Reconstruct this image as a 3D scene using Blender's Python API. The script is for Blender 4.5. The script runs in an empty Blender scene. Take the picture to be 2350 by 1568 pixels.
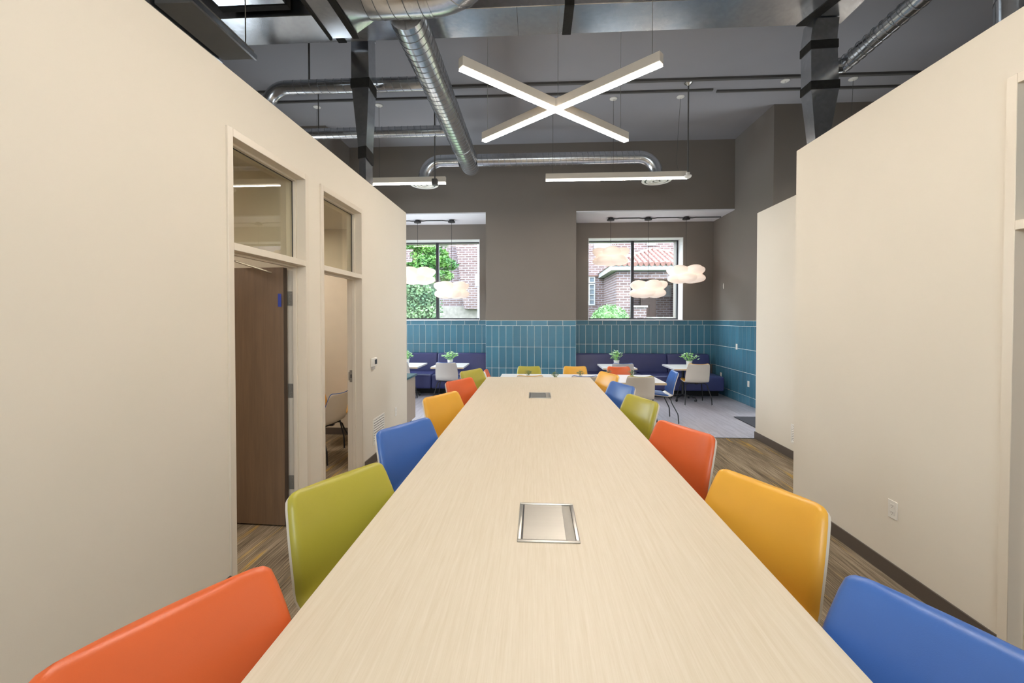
import bpy, bmesh, math, random
from mathutils import Vector, Matrix
random.seed(7)
R = math.radians
SC = bpy.context.scene
COL = SC.collection

# ------------------------------------------------------------------ camera
cam_d = bpy.data.cameras.new('camera'); cam = bpy.data.objects.new('camera', cam_d); COL.objects.link(cam)
cam_d.sensor_fit = 'HORIZONTAL'; cam_d.sensor_width = 36.0
cam_d.lens = 36.0 * 970.0 / 2350.0
cam_d.shift_y = -0.016494
cam_d.clip_start = 0.05; cam_d.clip_end = 300
cam.location = (0, 0, 1.70)
cam.rotation_euler = (R(90 - 0.9), 0, R(3.13))
SC.camera = cam

# ------------------------------------------------------------------ sky, exposure
SKY = 15.0
LENS = 59.0
PANEL = 16.0
w = bpy.data.worlds.new('overcast_sky'); SC.world = w; w.use_nodes = True
bg = w.node_tree.nodes['Background']
bg.inputs[0].default_value = (0.84, 0.91, 1.0, 1); bg.inputs[1].default_value = SKY
SC.view_settings.view_transform = 'Standard'
SC.view_settings.look = 'None'
SC.view_settings.gamma = 1.0
SC.view_settings.use_curve_mapping = False
SC.view_settings.exposure = 0.0
SC.cycles.max_bounces = 10; SC.cycles.diffuse_bounces = 6; SC.cycles.glossy_bounces = 4
SC.cycles.transparent_max_bounces = 12
SC.cycles.sample_clamp_indirect = 6.0
SC.cycles.caustics_reflective = False; SC.cycles.caustics_refractive = False

# ------------------------------------------------------------------ materials
MATS = {}
def lin(h):
    h = h.lstrip('#'); out = []
    for i in (0, 2, 4):
        c = int(h[i:i+2], 16) / 255
        out.append(c / 12.92 if c <= .04045 else ((c + .055) / 1.055) ** 2.4)
    return (*out, 1)
def nodes(m):
    nt = m.node_tree; return nt.nodes, nt.links, nt.nodes['Principled BSDF']
def mat(name, col, rough=.5, metal=0, var=.06, scale=(6, 6, 6), bump=0, bscale=80, spec=.5, emit=None, es=0, coat=0, detail=3):
    """principled surface whose colour drifts a little with object-space noise"""
    if isinstance(col, str): col = lin(col)
    m = bpy.data.materials.new(name); m.use_nodes = True
    n, l, p = nodes(m)
    tc = n.new('ShaderNodeTexCoord'); mp = n.new('ShaderNodeMapping'); mp.inputs['Scale'].default_value = scale
    nz = n.new('ShaderNodeTexNoise'); nz.inputs['Scale'].default_value = 1; nz.inputs['Detail'].default_value = detail
    l.new(tc.outputs['Object'], mp.inputs[0]); l.new(mp.outputs[0], nz.inputs[0])
    cr = n.new('ShaderNodeValToRGB')
    cr.color_ramp.elements[0].position = .3; cr.color_ramp.elements[1].position = .7
    cr.color_ramp.elements[0].color = tuple(max(0, c * (1 - var)) for c in col[:3]) + (1,)
    cr.color_ramp.elements[1].color = tuple(min(1, c * (1 + var)) for c in col[:3]) + (1,)
    l.new(nz.outputs[0], cr.inputs[0]); l.new(cr.outputs[0], p.inputs['Base Color'])
    p.inputs['Roughness'].default_value = rough; p.inputs['Metallic'].default_value = metal
    p.inputs['Specular IOR Level'].default_value = spec
    if coat: p.inputs['Coat Weight'].default_value = coat; p.inputs['Coat Roughness'].default_value = .1
    if bump:
        b = n.new('ShaderNodeBump'); b.inputs['Strength'].default_value = bump; b.inputs['Distance'].default_value = .004
        z = n.new('ShaderNodeTexNoise'); z.inputs['Scale'].default_value = bscale
        l.new(tc.outputs['Object'], z.inputs[0]); l.new(z.outputs[0], b.inputs['Height']); l.new(b.outputs[0], p.inputs['Normal'])
    if emit is not None:
        p.inputs['Emission Color'].default_value = lin(emit) if isinstance(emit, str) else emit
        p.inputs['Emission Strength'].default_value = es
    MATS[name] = m
    return m
def glass(name, tint=(1, 1, 1, 1), boost=1.0):
    """thin window glass: clear straight through, mirror by Fresnel"""
    m = bpy.data.materials.new(name); m.use_nodes = True
    nt = m.node_tree; n, l = nt.nodes, nt.links; n.remove(n['Principled BSDF'])
    t = n.new('ShaderNodeBsdfTransparent'); t.inputs[0].default_value = tint
    g = n.new('ShaderNodeBsdfGlossy'); g.inputs['Roughness'].default_value = .005
    f = n.new('ShaderNodeFresnel'); ge = n.new('ShaderNodeNewGeometry')
    io = n.new('ShaderNodeMapRange'); io.inputs[3].default_value = 1.5; io.inputs[4].default_value = 1 / 1.5   # the node inverts the index on the back face
    l.new(ge.outputs['Backfacing'], io.inputs[0]); l.new(io.outputs[0], f.inputs[0])
    mu = n.new('ShaderNodeMath'); mu.operation = 'MULTIPLY'; mu.inputs[1].default_value = boost; mu.use_clamp = True
    mx = n.new('ShaderNodeMixShader'); l.new(f.outputs[0], mu.inputs[0]); l.new(mu.outputs[0], mx.inputs[0])
    l.new(t.outputs[0], mx.inputs[1]); l.new(g.outputs[0], mx.inputs[2]); l.new(mx.outputs[0], n['Material Output'].inputs[0])
    MATS[name] = m; return m
def emitter(name, col, s):
    m = bpy.data.materials.new(name); m.use_nodes = True
    n, l, p = nodes(m)
    p.inputs['Base Color'].default_value = (.8, .8, .8, 1)
    p.inputs['Emission Color'].default_value = lin(col); p.inputs['Emission Strength'].default_value = s
    MATS[name] = m; return m

WALLP = mat('cream_wall_paint', '#e9e1d2', .62, var=.012, scale=(1.5, 1.5, 1.5), bump=.04, bscale=220, spec=.3)
FRAMEP = mat('cream_frame_enamel', '#e6dccb', .35, var=.01)
OFFICEP = mat('tan_office_paint', '#ddd4c4', .65, var=.02, spec=.3)
TAUPE = mat('dark_taupe_wall_paint', '#7f7871', .6, var=.03, scale=(1, 1, 1), spec=.3)
CEILP = mat('charcoal_ceiling_paint', '#98979a', .8, var=.05, scale=(.6, .6, .6), spec=.2)
NICHEP = mat('niche_white_paint', '#e4e4ea', .6, var=.01)
REVEAL = mat('white_window_reveal', '#e8e8ea', .5, var=.01)
BASEB = mat('dark_brown_rubber_base', '#5d544c', .5, var=.04)
OFFCEIL = mat('white_ceiling_tile', '#dcd6cc', .8, var=.03, scale=(20, 20, 20))
GROUT = mat('pale_grout', '#e4ecea', .8, var=.05, scale=(30, 30, 30))
SLAB = mat('concrete_slab', '#6e6a66', .9, var=.1)
NAVY = mat('navy_vinyl', '#3c4172', .38, var=.05, scale=(4, 4, 4), bump=.05, bscale=300)
BLACK = mat('black_metal', '#17171b', .4, var=.1, spec=.5)
TOEK = mat('black_toe_kick', '#0e0e10', .6, var=.1)
SHELL = mat('cream_plastic_shell', '#d6cfc4', .42, var=.015)
GREYSH = mat('grey_plastic_shell', '#c2bdb8', .42, var=.015)
ORANGE = mat('orange_vinyl', '#d66433', .36, var=.03, bump=.05, bscale=400)
GREEN = mat('lime_green_vinyl', '#aaa23c', .36, var=.03, bump=.05, bscale=400)
BLUE = mat('blue_vinyl', '#4069b0', .36, var=.03, bump=.05, bscale=400)
YELLOW = mat('yellow_vinyl', '#e2aa3e', .36, var=.03, bump=.05, bscale=400)
GLIDE = mat('chrome_glide', '#d8d8dc', .2, metal=1, var=.02)
WHITET = mat('white_laminate', '#e9e9ea', .35, var=.01)
TEDGE = mat('tan_table_edge', '#d3bfa3', .5, var=.05)
TEAL = mat('teal_counter', '#3f6470', .35, var=.05, scale=(20, 20, 20))
STEEL = mat('satin_steel', '#c9c5bc', .32, metal=1, var=.03, scale=(2, 60, 2))
HINGE = mat('brushed_steel_hinge', '#a5a198', .4, metal=.45, var=.05)
TAPE = mat('black_duct_sealant', '#24221f', .8, var=.3, scale=(25, 25, 25), bump=.4, bscale=60)
DARKPL = mat('dark_plastic', '#3a3a3c', .4, var=.05)
WHITEPL = mat('white_plastic', '#ece8df', .4, var=.01)
GREYMET = mat('painted_grey_metal', '#595754', .5, var=.05)
HOUSING = mat('pale_lamp_housing', '#efe6d8', .4, var=.02)
WINFR = mat('dark_bronze_window_frame', '#2b2a30', .45, var=.05)
BTAPE = mat('blue_tape', '#2c3f9a', .6, var=.05)
LEAF = mat('bright_green_leaf', '#9bd07c', .45, var=.35, scale=(30, 30, 30))
LEAF2 = mat('dusky_green_leaf', '#64783f', .5, var=.35, scale=(60, 60, 60))
POT = mat('white_ceramic_pot', '#d9d9d6', .4, var=.02)
POTG = mat('pale_green_pot', '#b9bf8a', .4, var=.04)
SOIL = mat('potting_soil', '#3c2f25', .9, var=.3, scale=(60, 60, 60))
MATM = mat('charcoal_entrance_mat', '#3f4149', .95, var=.2, scale=(150, 150, 150), bump=.4, bscale=200)
LENSM = emitter('warm_lamp_lens', '#fff3e6', LENS)
RIMM = emitter('soft_lamp_rim', '#fff0dc', 2.2)
PANELM = emitter('warm_panel_lens', '#fff0df', PANEL)
SHADE = mat('cream_fabric_shade', '#f6eae0', .8, var=.03, emit='#ffe4d0', es=.58)
WGLASS = glass('window_glass', (.97, .99, .985, 1), 1.0)
TGLASS = glass('transom_glass', (.95, .95, .88, 1), 1.3)

def galv():
    m = bpy.data.materials.new('galvanised_sheet_metal'); m.use_nodes = True
    n, l, p = nodes(m)
    tc = n.new('ShaderNodeTexCoord')
    v = n.new('ShaderNodeTexVoronoi'); v.inputs['Scale'].default_value = 28
    z = n.new('ShaderNodeTexNoise'); z.inputs['Scale'].default_value = 2.2; z.inputs['Detail'].default_value = 4
    l.new(tc.outputs['Object'], v.inputs[0]); l.new(tc.outputs['Object'], z.inputs[0])
    cr = n.new('ShaderNodeValToRGB'); cr.color_ramp.elements[0].color = (.60, .62, .65, 1); cr.color_ramp.elements[1].color = (.70, .72, .75, 1)
    l.new(v.outputs['Color'], cr.inputs[0]); l.new(cr.outputs[0], p.inputs['Base Color'])
    r = n.new('ShaderNodeMapRange'); r.inputs[3].default_value = .14; r.inputs[4].default_value = .30
    l.new(z.outputs[0], r.inputs[0]); l.new(r.outputs[0], p.inputs['Roughness'])
    b = n.new('ShaderNodeBump'); b.inputs['Strength'].default_value = .05; b.inputs['Distance'].default_value = .05
    l.new(z.outputs[0], b.inputs['Height']); l.new(b.outputs[0], p.inputs['Normal'])
    p.inputs['Metallic'].default_value = .95
    return m
GALV = galv()
SEAM = mat('dull_lock_seam', '#8b8d90', .5, metal=.8, var=.05)

def wood(name, c0, c1, sc=(60, 2.2, 60), rough=.42, fine=.25, bump=.02):
    m = bpy.data.materials.new(name); m.use_nodes = True
    n, l, p = nodes(m)
    tc = n.new('ShaderNodeTexCoord'); mp = n.new('ShaderNodeMapping'); mp.inputs['Scale'].default_value = sc
    l.new(tc.outputs['Object'], mp.inputs[0])
    a = n.new('ShaderNodeTexNoise'); a.inputs['Scale'].default_value = 1; a.inputs['Detail'].default_value = 6; a.inputs['Roughness'].default_value = .65
    l.new(mp.outputs[0], a.inputs[0])
    mp2 = n.new('ShaderNodeMapping'); mp2.inputs['Scale'].default_value = tuple(s * 4.5 for s in sc)
    l.new(tc.outputs['Object'], mp2.inputs[0])
    b = n.new('ShaderNodeTexNoise'); b.inputs['Scale'].default_value = 1; b.inputs['Detail'].default_value = 3
    l.new(mp2.outputs[0], b.inputs[0])
    mx = n.new('ShaderNodeMix'); mx.inputs[0].default_value = fine
    l.new(a.outputs[0], mx.inputs[2]); l.new(b.outputs[0], mx.inputs[3])
    cr = n.new('ShaderNodeValToRGB'); cr.color_ramp.elements[0].position = .3; cr.color_ramp.elements[1].position = .7
    cr.color_ramp.elements[0].color = lin(c0); cr.color_ramp.elements[1].color = lin(c1)
    l.new(mx.outputs[0], cr.inputs[0]); l.new(cr.outputs[0], p.inputs['Base Color'])
    p.inputs['Roughness'].default_value = rough
    if bump:
        bp = n.new('ShaderNodeBump'); bp.inputs['Strength'].default_value = bump; bp.inputs['Distance'].default_value = .003
        l.new(mx.outputs[0], bp.inputs['Height']); l.new(bp.outputs[0], p.inputs['Normal'])
    return m
MAPLE = wood('pale_maple_laminate', '#d1c3aa', '#dfd4c1', (90, 2.4, 90), .42, .4)
DOORW = wood('walnut_door_veneer', '#6d5a49', '#836c57', (16, 16, 1.0), .45, .3)
CABW = wood('grey_oak_cabinet', '#a79a8b', '#bfb2a2', (14, 30, 1.2), .5, .3)
def planks():
    m = wood('grey_wood_plank', '#96929a', '#d2cfd9', (26, .8, 26), .3, .3, .04)
    n, l, p = nodes(m)
    oi = n.new('ShaderNodeObjectInfo'); hs = n.new('ShaderNodeHueSaturation')
    mr = n.new('ShaderNodeMapRange'); mr.inputs[3].default_value = .90; mr.inputs[4].default_value = 1.06
    l.new(oi.outputs['Random'], mr.inputs[0]); l.new(mr.outputs[0], hs.inputs['Value'])
    src = p.inputs['Base Color'].links[0].from_socket
    l.new(src, hs.inputs['Color']); l.new(hs.outputs[0], p.inputs['Base Color'])
    return m
PLANK = planks()
def tilemat():
    m = mat('teal_glazed_tile', '#4c7d94', .16, var=.12, scale=(3, 3, 3), bump=.03, bscale=10)
    n, l, p = nodes(m)
    oi = n.new('ShaderNodeObjectInfo'); hs = n.new('ShaderNodeHueSaturation')
    mr = n.new('ShaderNodeMapRange'); mr.inputs[3].default_value = .90; mr.inputs[4].default_value = 1.10
    l.new(oi.outputs['Random'], mr.inputs[0]); l.new(mr.outputs[0], hs.inputs['Value'])
    src = p.inputs['Base Color'].links[0].from_socket
    l.new(src, hs.inputs['Color']); l.new(hs.outputs[0], p.inputs['Base Color'])
    return m
TILE = tilemat()
def carpet():
    m = bpy.data.materials.new('striated_brown_carpet'); m.use_nodes = True
    n, l, p = nodes(m)
    tc = n.new('ShaderNodeTexCoord')
    def nz(sc, det=4, ro=.6):
        mp = n.new('ShaderNodeMapping'); mp.inputs['Scale'].default_value = sc
        t = n.new('ShaderNodeTexNoise'); t.inputs['Scale'].default_value = 1; t.inputs['Detail'].default_value = det; t.inputs['Roughness'].default_value = ro
        l.new(tc.outputs['Object'], mp.inputs[0]); l.new(mp.outputs[0], t.inputs[0]); return t
    a = nz((120, 2.2, 1), 5, .75); b = nz((6, .9, 1), 2); c = nz((11, .8, 1), 2, .5); d = nz((400, 400, 1), 2)
    mx = n.new('ShaderNodeMix'); mx.inputs[0].default_value = .3; l.new(a.outputs[0], mx.inputs[2]); l.new(b.outputs[0], mx.inputs[3])
    cr = n.new('ShaderNodeValToRGB'); e = cr.color_ramp.elements
    e[0].position = .38; e[0].color = lin('#554a3d'); e[1].position = .62; e[1].color = lin('#b0a18b')
    k = e.new(.5); k.color = lin('#857763')
    l.new(mx.outputs[0], cr.inputs[0])
    yr = n.new('ShaderNodeValToRGB'); yr.color_ramp.elements[0].position = .59; yr.color_ramp.elements[1].position = .70
    l.new(c.outputs[0], yr.inputs[0])
    ya = n.new('ShaderNodeMath'); ya.operation = 'MULTIPLY'
    yt = n.new('ShaderNodeValToRGB'); yt.color_ramp.elements[0].position = .47; yt.color_ramp.elements[1].position = .56
    l.new(a.outputs[0], yt.inputs[0]); l.new(yr.outputs[0], ya.inputs[0]); l.new(yt.outputs[0], ya.inputs[1])
    m2 = n.new('ShaderNodeMix'); m2.data_type = 'RGBA'; l.new(ya.outputs[0], m2.inputs[0]); l.new(cr.outputs[0], m2.inputs[6]); m2.inputs[7].default_value = lin('#c9a13f')
    m3 = n.new('ShaderNodeMix'); m3.data_type = 'RGBA'; m3.blend_type = 'MULTIPLY'; m3.inputs[0].default_value = .5
    dr = n.new('ShaderNodeMapRange'); dr.inputs[3].default_value = .6; dr.inputs[4].default_value = 1.4; l.new(d.outputs[0], dr.inputs[0])
    l.new(m2.outputs[2], m3.inputs[6]); l.new(dr.outputs[0], m3.inputs[7])
    l.new(m3.outputs[2], p.inputs['Base Color']); p.inputs['Roughness'].default_value = .95; p.inputs['Specular IOR Level'].default_value = .1
    bp = n.new('ShaderNodeBump'); bp.inputs['Strength'].default_value = .4; bp.inputs['Distance'].default_value = .004
    l.new(d.outputs[0], bp.inputs['Height']); l.new(bp.outputs[0], p.inputs['Normal'])
    return m
CARPET = carpet()
def brickmat(name, c1, c2, mortar):
    m = bpy.data.materials.new(name); m.use_nodes = True
    n, l, p = nodes(m)
    tc = n.new('ShaderNodeTexCoord'); sp = n.new('ShaderNodeSeparateXYZ'); cb = n.new('ShaderNodeCombineXYZ')
    ad = n.new('ShaderNodeMath'); ad.operation = 'ADD'
    l.new(tc.outputs['Object'], sp.inputs[0]); l.new(sp.outputs[0], ad.inputs[0]); l.new(sp.outputs[1], ad.inputs[1])
    l.new(ad.outputs[0], cb.inputs[0]); l.new(sp.outputs[2], cb.inputs[1])
    b = n.new('ShaderNodeTexBrick'); b.inputs['Scale'].default_value = 1
    b.inputs['Brick Width'].default_value = .36; b.inputs['Row Height'].default_value = .125; b.inputs['Mortar Size'].default_value = .02
    b.inputs['Color1'].default_value = lin(c1); b.inputs['Color2'].default_value = lin(c2); b.inputs['Mortar'].default_value = lin(mortar)
    l.new(cb.outputs[0], b.inputs[0]); l.new(b.outputs[0], p.inputs['Base Color']); p.inputs['Roughness'].default_value = .85
    return m
BRICK = brickmat('weathered_red_brick', '#4b3837', '#5f4c4b', '#77727a')
BRICK2 = brickmat('dusky_red_brick', '#4b3a3b', '#5a4849', '#706b72')
STONE = mat('pale_limestone', '#75716e', .85, var=.25, scale=(5, 5, 5))
TERRA = mat('terracotta_roof_tile', '#74544f', .8, var=.2, scale=(4, 4, 4))
WTRIM = mat('white_house_trim', '#8e8e92', .6, var=.02)
HDOOR = mat('brown_house_door', '#553a32', .5, var=.1)
HGLASS = mat('dark_house_pane', '#59636e', .15, var=.2)
BLIND = mat('pale_window_blind', '#85888f', .6, var=.03)
AMBER = mat('amber_leaded_pane', '#7a5f3a', .3, var=.5, scale=(8, 8, 8))
PAVE = mat('street_pavement', '#6c6b6b', .9, var=.1)
LAWN = mat('lawn_green', '#4c6338', .9, var=.25, scale=(9, 9, 9))
def leafmat(name, a, b, sc=1.6):
    m = bpy.data.materials.new(name); m.use_nodes = True
    n, l, p = nodes(m)
    tc = n.new('ShaderNodeTexCoord'); z = n.new('ShaderNodeTexNoise'); z.inputs['Scale'].default_value = sc; z.inputs['Detail'].default_value = 5
    cr = n.new('ShaderNodeValToRGB'); cr.color_ramp.elements[0].position = .35; cr.color_ramp.elements[1].position = .65
    cr.color_ramp.elements[0].color = lin(a); cr.color_ramp.elements[1].color = lin(b)
    l.new(tc.outputs['Object'], z.inputs[0]); l.new(z.outputs[0], cr.inputs[0]); l.new(cr.outputs[0], p.inputs['Base Color'])
    p.inputs['Roughness'].default_value = .6
    p.inputs['Subsurface Weight'].default_value = 0
    return m
TREEL = leafmat('tree_leaves', '#28582f', '#64903f')
IVYL = leafmat('ivy_leaves', '#2f5237', '#6c8a60', 3)
BUSHL = leafmat('bush_leaves', '#4c7d45', '#729760', 3)
BARK = mat('tree_bark', '#5b4a3c', .9, var=.3, scale=(8, 8, 2))

# ------------------------------------------------------------------ mesh helpers
class MB:
    def __init__(s): s.v = []; s.f = []
    def add(s, vs, fs):
        o = len(s.v); s.v += [tuple(v) for v in vs]; s.f += [tuple(i + o for i in f) for f in fs]; return s
    def box(s, x0, x1, y0, y1, z0, z1):
        return s.add([(x0,y0,z0),(x1,y0,z0),(x1,y1,z0),(x0,y1,z0),(x0,y0,z1),(x1,y0,z1),(x1,y1,z1),(x0,y1,z1)],
            [(0,3,2,1),(4,5,6,7),(0,1,5,4),(1,2,6,5),(2,3,7,6),(3,0,4,7)])
    def hexa(s, b, t):
        """b, t: four corners each, counter-clockwise from above"""
        return s.add(list(b) + list(t), [(0,3,2,1),(4,5,6,7),(0,1,5,4),(1,2,6,5),(2,3,7,6),(3,0,4,7)])
    def loft(s, rings, cap=True, closed=True):
        n = len(rings[0]); vs = [p for r in rings for p in r]; fs = []
        for i in range(len(rings) - 1):
            for j in range(n if closed else n - 1):
                k = (j + 1) % n
                fs.append((i*n+j, i*n+k, (i+1)*n+k, (i+1)*n+j))
        if cap: fs.append(tuple(reversed(range(n)))); fs.append(tuple(range((len(rings)-1)*n, len(rings)*n)))
        return s.add(vs, fs)
    def tube(s, pts, r, n=10, cap=True):
        pts = [Vector(p) for p in pts]; rings = []
        rr = r if isinstance(r, (list, tuple)) else [r] * len(pts)
        t0 = (pts[1] - pts[0]).normalized()
        u = t0.orthogonal().normalized()
        for i, p in enumerate(pts):
            if i == 0: t = t0
            elif i == len(pts) - 1: t = (pts[i] - pts[i-1]).normalized()
            else: t = ((pts[i+1] - p).normalized() + (p - pts[i-1]).normalized()).normalized()
            u = (u - t * u.dot(t)).normalized(); v = t.cross(u)
            k = 1.0
            if 0 < i < len(pts) - 1:
                c = t.dot((pts[i+1] - p).normalized()); k = 1 / max(.6, c)
            rings.append([p + (u * math.cos(a) + v * math.sin(a)) * rr[i] for a in (2*math.pi*j/n for j in range(n))])
        return s.loft(rings, cap)
    def lathe(s, prof, n=24, c=(0, 0, 0)):
        rings = [[(c[0] + r*math.cos(2*math.pi*j/n), c[1] + r*math.sin(2*math.pi*j/n), c[2] + z) for j in range(n)] for r, z in prof]
        return s.loft(rings, True)
    def build(s, name, m=None, parent=None, smooth=False, bevel=0, seg=2, loc=None, rot=None, kind=None):
        me = bpy.data.meshes.new(name); me.from_pydata(s.v, [], s.f)
        bm = bmesh.new(); bm.from_mesh(me); bmesh.ops.recalc_face_normals(bm, faces=bm.faces)
        if bevel:
            es = [e for e in bm.edges if len(e.link_faces) == 2 and e.calc_face_angle(0) > .5]
            bmesh.ops.bevel(bm, geom=es, offset=bevel, segments=seg, affect='EDGES', profile=.5)
        bm.to_mesh(me); bm.free()
        if smooth or bevel:
            for p in me.polygons: p.use_smooth = True
            me.set_sharp_from_angle(angle=R(38))
        if m: me.materials.append(m)
        o = bpy.data.objects.new(name, me); COL.objects.link(o)
        if parent: o.parent = parent
        if loc is not None: o.location = loc
        if rot is not None: o.rotation_euler = rot
        if kind: o['kind'] = kind
        return o
def box(name, m, x0, x1, y0, y1, z0, z1, parent=None, bevel=0, kind=None):
    return MB().box(x0, x1, y0, y1, z0, z1).build(name, m, parent, bevel=bevel, kind=kind)
def tag(o, label=None, cat=None, group=None, kind=None):
    if label: o['label'] = label
    if cat: o['category'] = cat
    if group: o['group'] = group
    if kind: o['kind'] = kind
    return o
def thing(name, label, cat, loc=(0, 0, 0), rz=0, group=None):
    o = bpy.data.objects.new(name, None); COL.objects.link(o); o.empty_display_size = .1
    o.location = loc; o.rotation_euler = (0, 0, rz)
    return tag(o, label, cat, group)
def struct_empty(name):
    o = bpy.data.objects.new(name, None); COL.objects.link(o); o['kind'] = 'structure'; return o
def kids(o): return [c for c in bpy.data.objects if c.parent == o]
def inst(name, me, parent, loc=(0, 0, 0), rot=(0, 0, 0), m=None):
    o = bpy.data.objects.new(name, me); COL.objects.link(o)
    if parent: o.parent = parent
    o.location = loc; o.rotation_euler = rot
    if m: o.material_slots[0].link = 'OBJECT'; o.material_slots[0].material = m
    return o
def arc(c, r, a0, a1, n, ax, ay):
    c, ax, ay = Vector(c), Vector(ax), Vector(ay)
    return [c + ax * r * math.cos(a0 + (a1-a0)*i/n) + ay * r * math.sin(a0 + (a1-a0)*i/n) for i in range(n + 1)]

# ================================================================== STRUCTURE
XL, XR, XR2, X3, X3L = -1.89, 2.33, 3.10, 4.14, -4.04
HL, HR, CZ = 3.24, 3.19, 5.41
YP, YR, YG = 9.06, 10.10, 10.44      # pier face, recess wall, window glass
YC = 6.11                            # carpet / plank border

# floor: slab, carpet, planks
fl = MB().box(-5.6, 6.6, -2.6, 10.8, -.12, -.012).build('floor', SLAB, kind='structure')
MB().box(-5.5, 6.5, -2.5, YC - .006, -.012, 0).build('carpet', CARPET, fl)
box('transition_strip', DARKPL, -5.5, 6.5, YC - .006, YC + .014, -.012, .003, fl)
pm = MB().box(.0006, .1794, .0006, 1.2194, -.012, -.0008).build('plank', PLANK, fl, bevel=.0008, seg=1)
pme = pm.data; first = True
for i in range(-25, 29):
    off = (i * .413) % 1.22
    y = YC + .014 - off
    while y < YR:
        y0, y1 = max(y, YC + .014), min(y + 1.22, YR)
        if y1 - y0 > .05 and not (i * .18 < -3.3 or i * .18 > 5.0):
            o = pm if first else inst('plank', pme, fl)
            first = False
            o.location = (i * .18, y0, 0); o.scale = (1, (y1 - y0) / 1.22, 1)
        y += 1.22
box('floor_edge', SLAB, -5.5, -3.42, YC + .014, YR, -.012, -.001, fl)
box('floor_edge', SLAB, 5.22, 6.5, YC + .014, YR, -.012, -.001, fl)
box('ceiling', CEILP, -5.6, 6.6, -2.6, YP + .2, CZ, CZ + .12, kind='structure')

# left partition with two glazed door openings
D1, D2 = (2.50, 3.425), (3.63, 4.545)
WT = .14
m = MB()
for a, b in ((-2.5, D1[0]), (D1[1], D2[0]), (D2[1], 6.13)): m.box(XL - WT, XL, a, b, 0, HL)
for a, b in (D1, D2): m.box(XL - WT, XL, a, b, 2.88, HL)
m.build('wall_left', WALLP, kind='structure')
m = MB()
for a, b in ((-2.5, 1.30), (2.23, 3.93)): m.box(XR, XR + WT, a, b, 0, HR)
m.box(XR, XR + WT, 1.30, 2.23, 2.88, HR)
m.box(XR + WT, XR2 + .12, 3.79, 3.93, 0, HR)
m.build('wall_right', WALLP, kind='structure')
box('wall_right_far', WALLP, XR2, XR2 + .12, 3.93, 6.11, 0, 3.165, kind='structure')
box('wall_right_return', WALLP, XR2 + .12, 6.5, 5.99, 6.11, 0, 3.165, kind='structure')
# offices on the left
box('wall_office_partition', OFFICEP, -5.5, XL - WT, 3.46, 3.56, 0, 2.98, kind='structure')
box('wall_office_far', OFFICEP, -5.5, XL - WT, 6.0, 6.13, 0, 3.2, kind='structure')
box('wall_office_near', OFFICEP, -5.5, XL - WT, .3, .4, 0, 2.98, kind='structure')
box('ceiling', OFFCEIL, -5.5, XL - WT, -2.5, 6.0, 2.98, 3.02, kind='structure')
box('ceiling', OFFCEIL, XR + WT, 6.5, -2.5, 3.79, 2.98, 3.02, kind='structure')
box('wall_office_right', OFFICEP, 3.9, 4.0, -2.5, 3.79, 0, 2.98, kind='structure')
box('baseboard_office', BASEB, -5.5, XL - WT, 5.99, 6.0, 0, .1, kind='structure')
# shell of the building
m = MB().box(-5.6, -5.5, -2.5, 6.25, 0, CZ).box(-5.6, -5.5, 7.9, 8.0, 0, CZ).box(-5.6, -5.5, 6.25, 7.9, 0, .15).box(-5.6, -5.5, 6.25, 7.9, 2.7, CZ); m.build('wall_side_left', TAUPE, kind='structure')
m = MB().box(6.5, 6.6, -2.5, 6.25, 0, CZ).box(6.5, 6.6, 7.45, 7.63, 0, CZ).box(6.5, 6.6, 6.25, 7.45, 2.6, CZ); m.build('wall_side_right', TAUPE, kind='structure')
for nm, x, y0, y1, z0, z1, sg in (('added_window_3', -5.55, 6.25, 7.9, .15, 2.7, 1), ('added_window_4', X3L - .08, 8.25, 9.75, 1.0, 3.45, 1), ('door_4', 6.55, 6.25, 7.45, 0, 2.6, -1)):  # the two left windows are unseen, added to bring daylight into the cafe
    w_ = struct_empty(nm); f = .06
    MB().box(x-.04, x+.04, y0, y0+f, z0, z1).box(x-.04, x+.04, y1-f, y1, z0, z1).box(x-.04, x+.04, y0+f, y1-f, z0, z0+f).box(x-.04, x+.04, y0+f, y1-f, z1-f, z1).build('window_frame' if sg > 0 else 'door_frame', WINFR, w_)
    box('pane', WGLASS, x-.004, x+.004, y0+f, y1-f, z0+f, z1-f, w_)
    L = bpy.data.lights.new('window_portal', 'AREA'); L.shape = 'RECTANGLE'; L.size = z1 - z0; L.size_y = y1 - y0; L.cycles.is_portal = True
    lo = bpy.data.objects.new('window_portal', L); COL.objects.link(lo); lo.location = (x - sg*.08, (y0+y1)/2, (z0+z1)/2); lo.rotation_euler = (0, R(-90*sg), 0)
BX0, BX1, BZ0, BZ1 = -1.1, 1.5, 2.0, 3.3
MB().box(-5.6, BX0, -2.6, -2.5, 0, CZ).box(BX1, 6.6, -2.6, -2.5, 0, CZ).box(BX0, BX1, -2.6, -2.5, 0, BZ0).box(BX0, BX1, -2.6, -2.5, BZ1, CZ).build('wall_back', WALLP, kind='structure')
w_ = struct_empty('added_window_5'); m = MB()  # unseen high window behind the camera, added as soft daylight fill
for xx in (BX0, .165, BX1 - .07): m.box(xx, xx + .07, -2.59, -2.51, BZ0, BZ1)
m.box(BX0, BX1, -2.59, -2.51, BZ0, BZ0 + .07).box(BX0, BX1, -2.59, -2.51, BZ1 - .07, BZ1); m.build('window_frame', WINFR, w_)
box('pane', WGLASS, BX0 + .07, .165, -2.554, -2.546, BZ0 + .07, BZ1 - .07, w_); box('pane', WGLASS, .235, BX1 - .07, -2.554, -2.546, BZ0 + .07, BZ1 - .07, w_)
L = bpy.data.lights.new('window_portal', 'AREA'); L.shape = 'RECTANGLE'; L.size = BX1 - BX0; L.size_y = BZ1 - BZ0; L.cycles.is_portal = True
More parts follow.
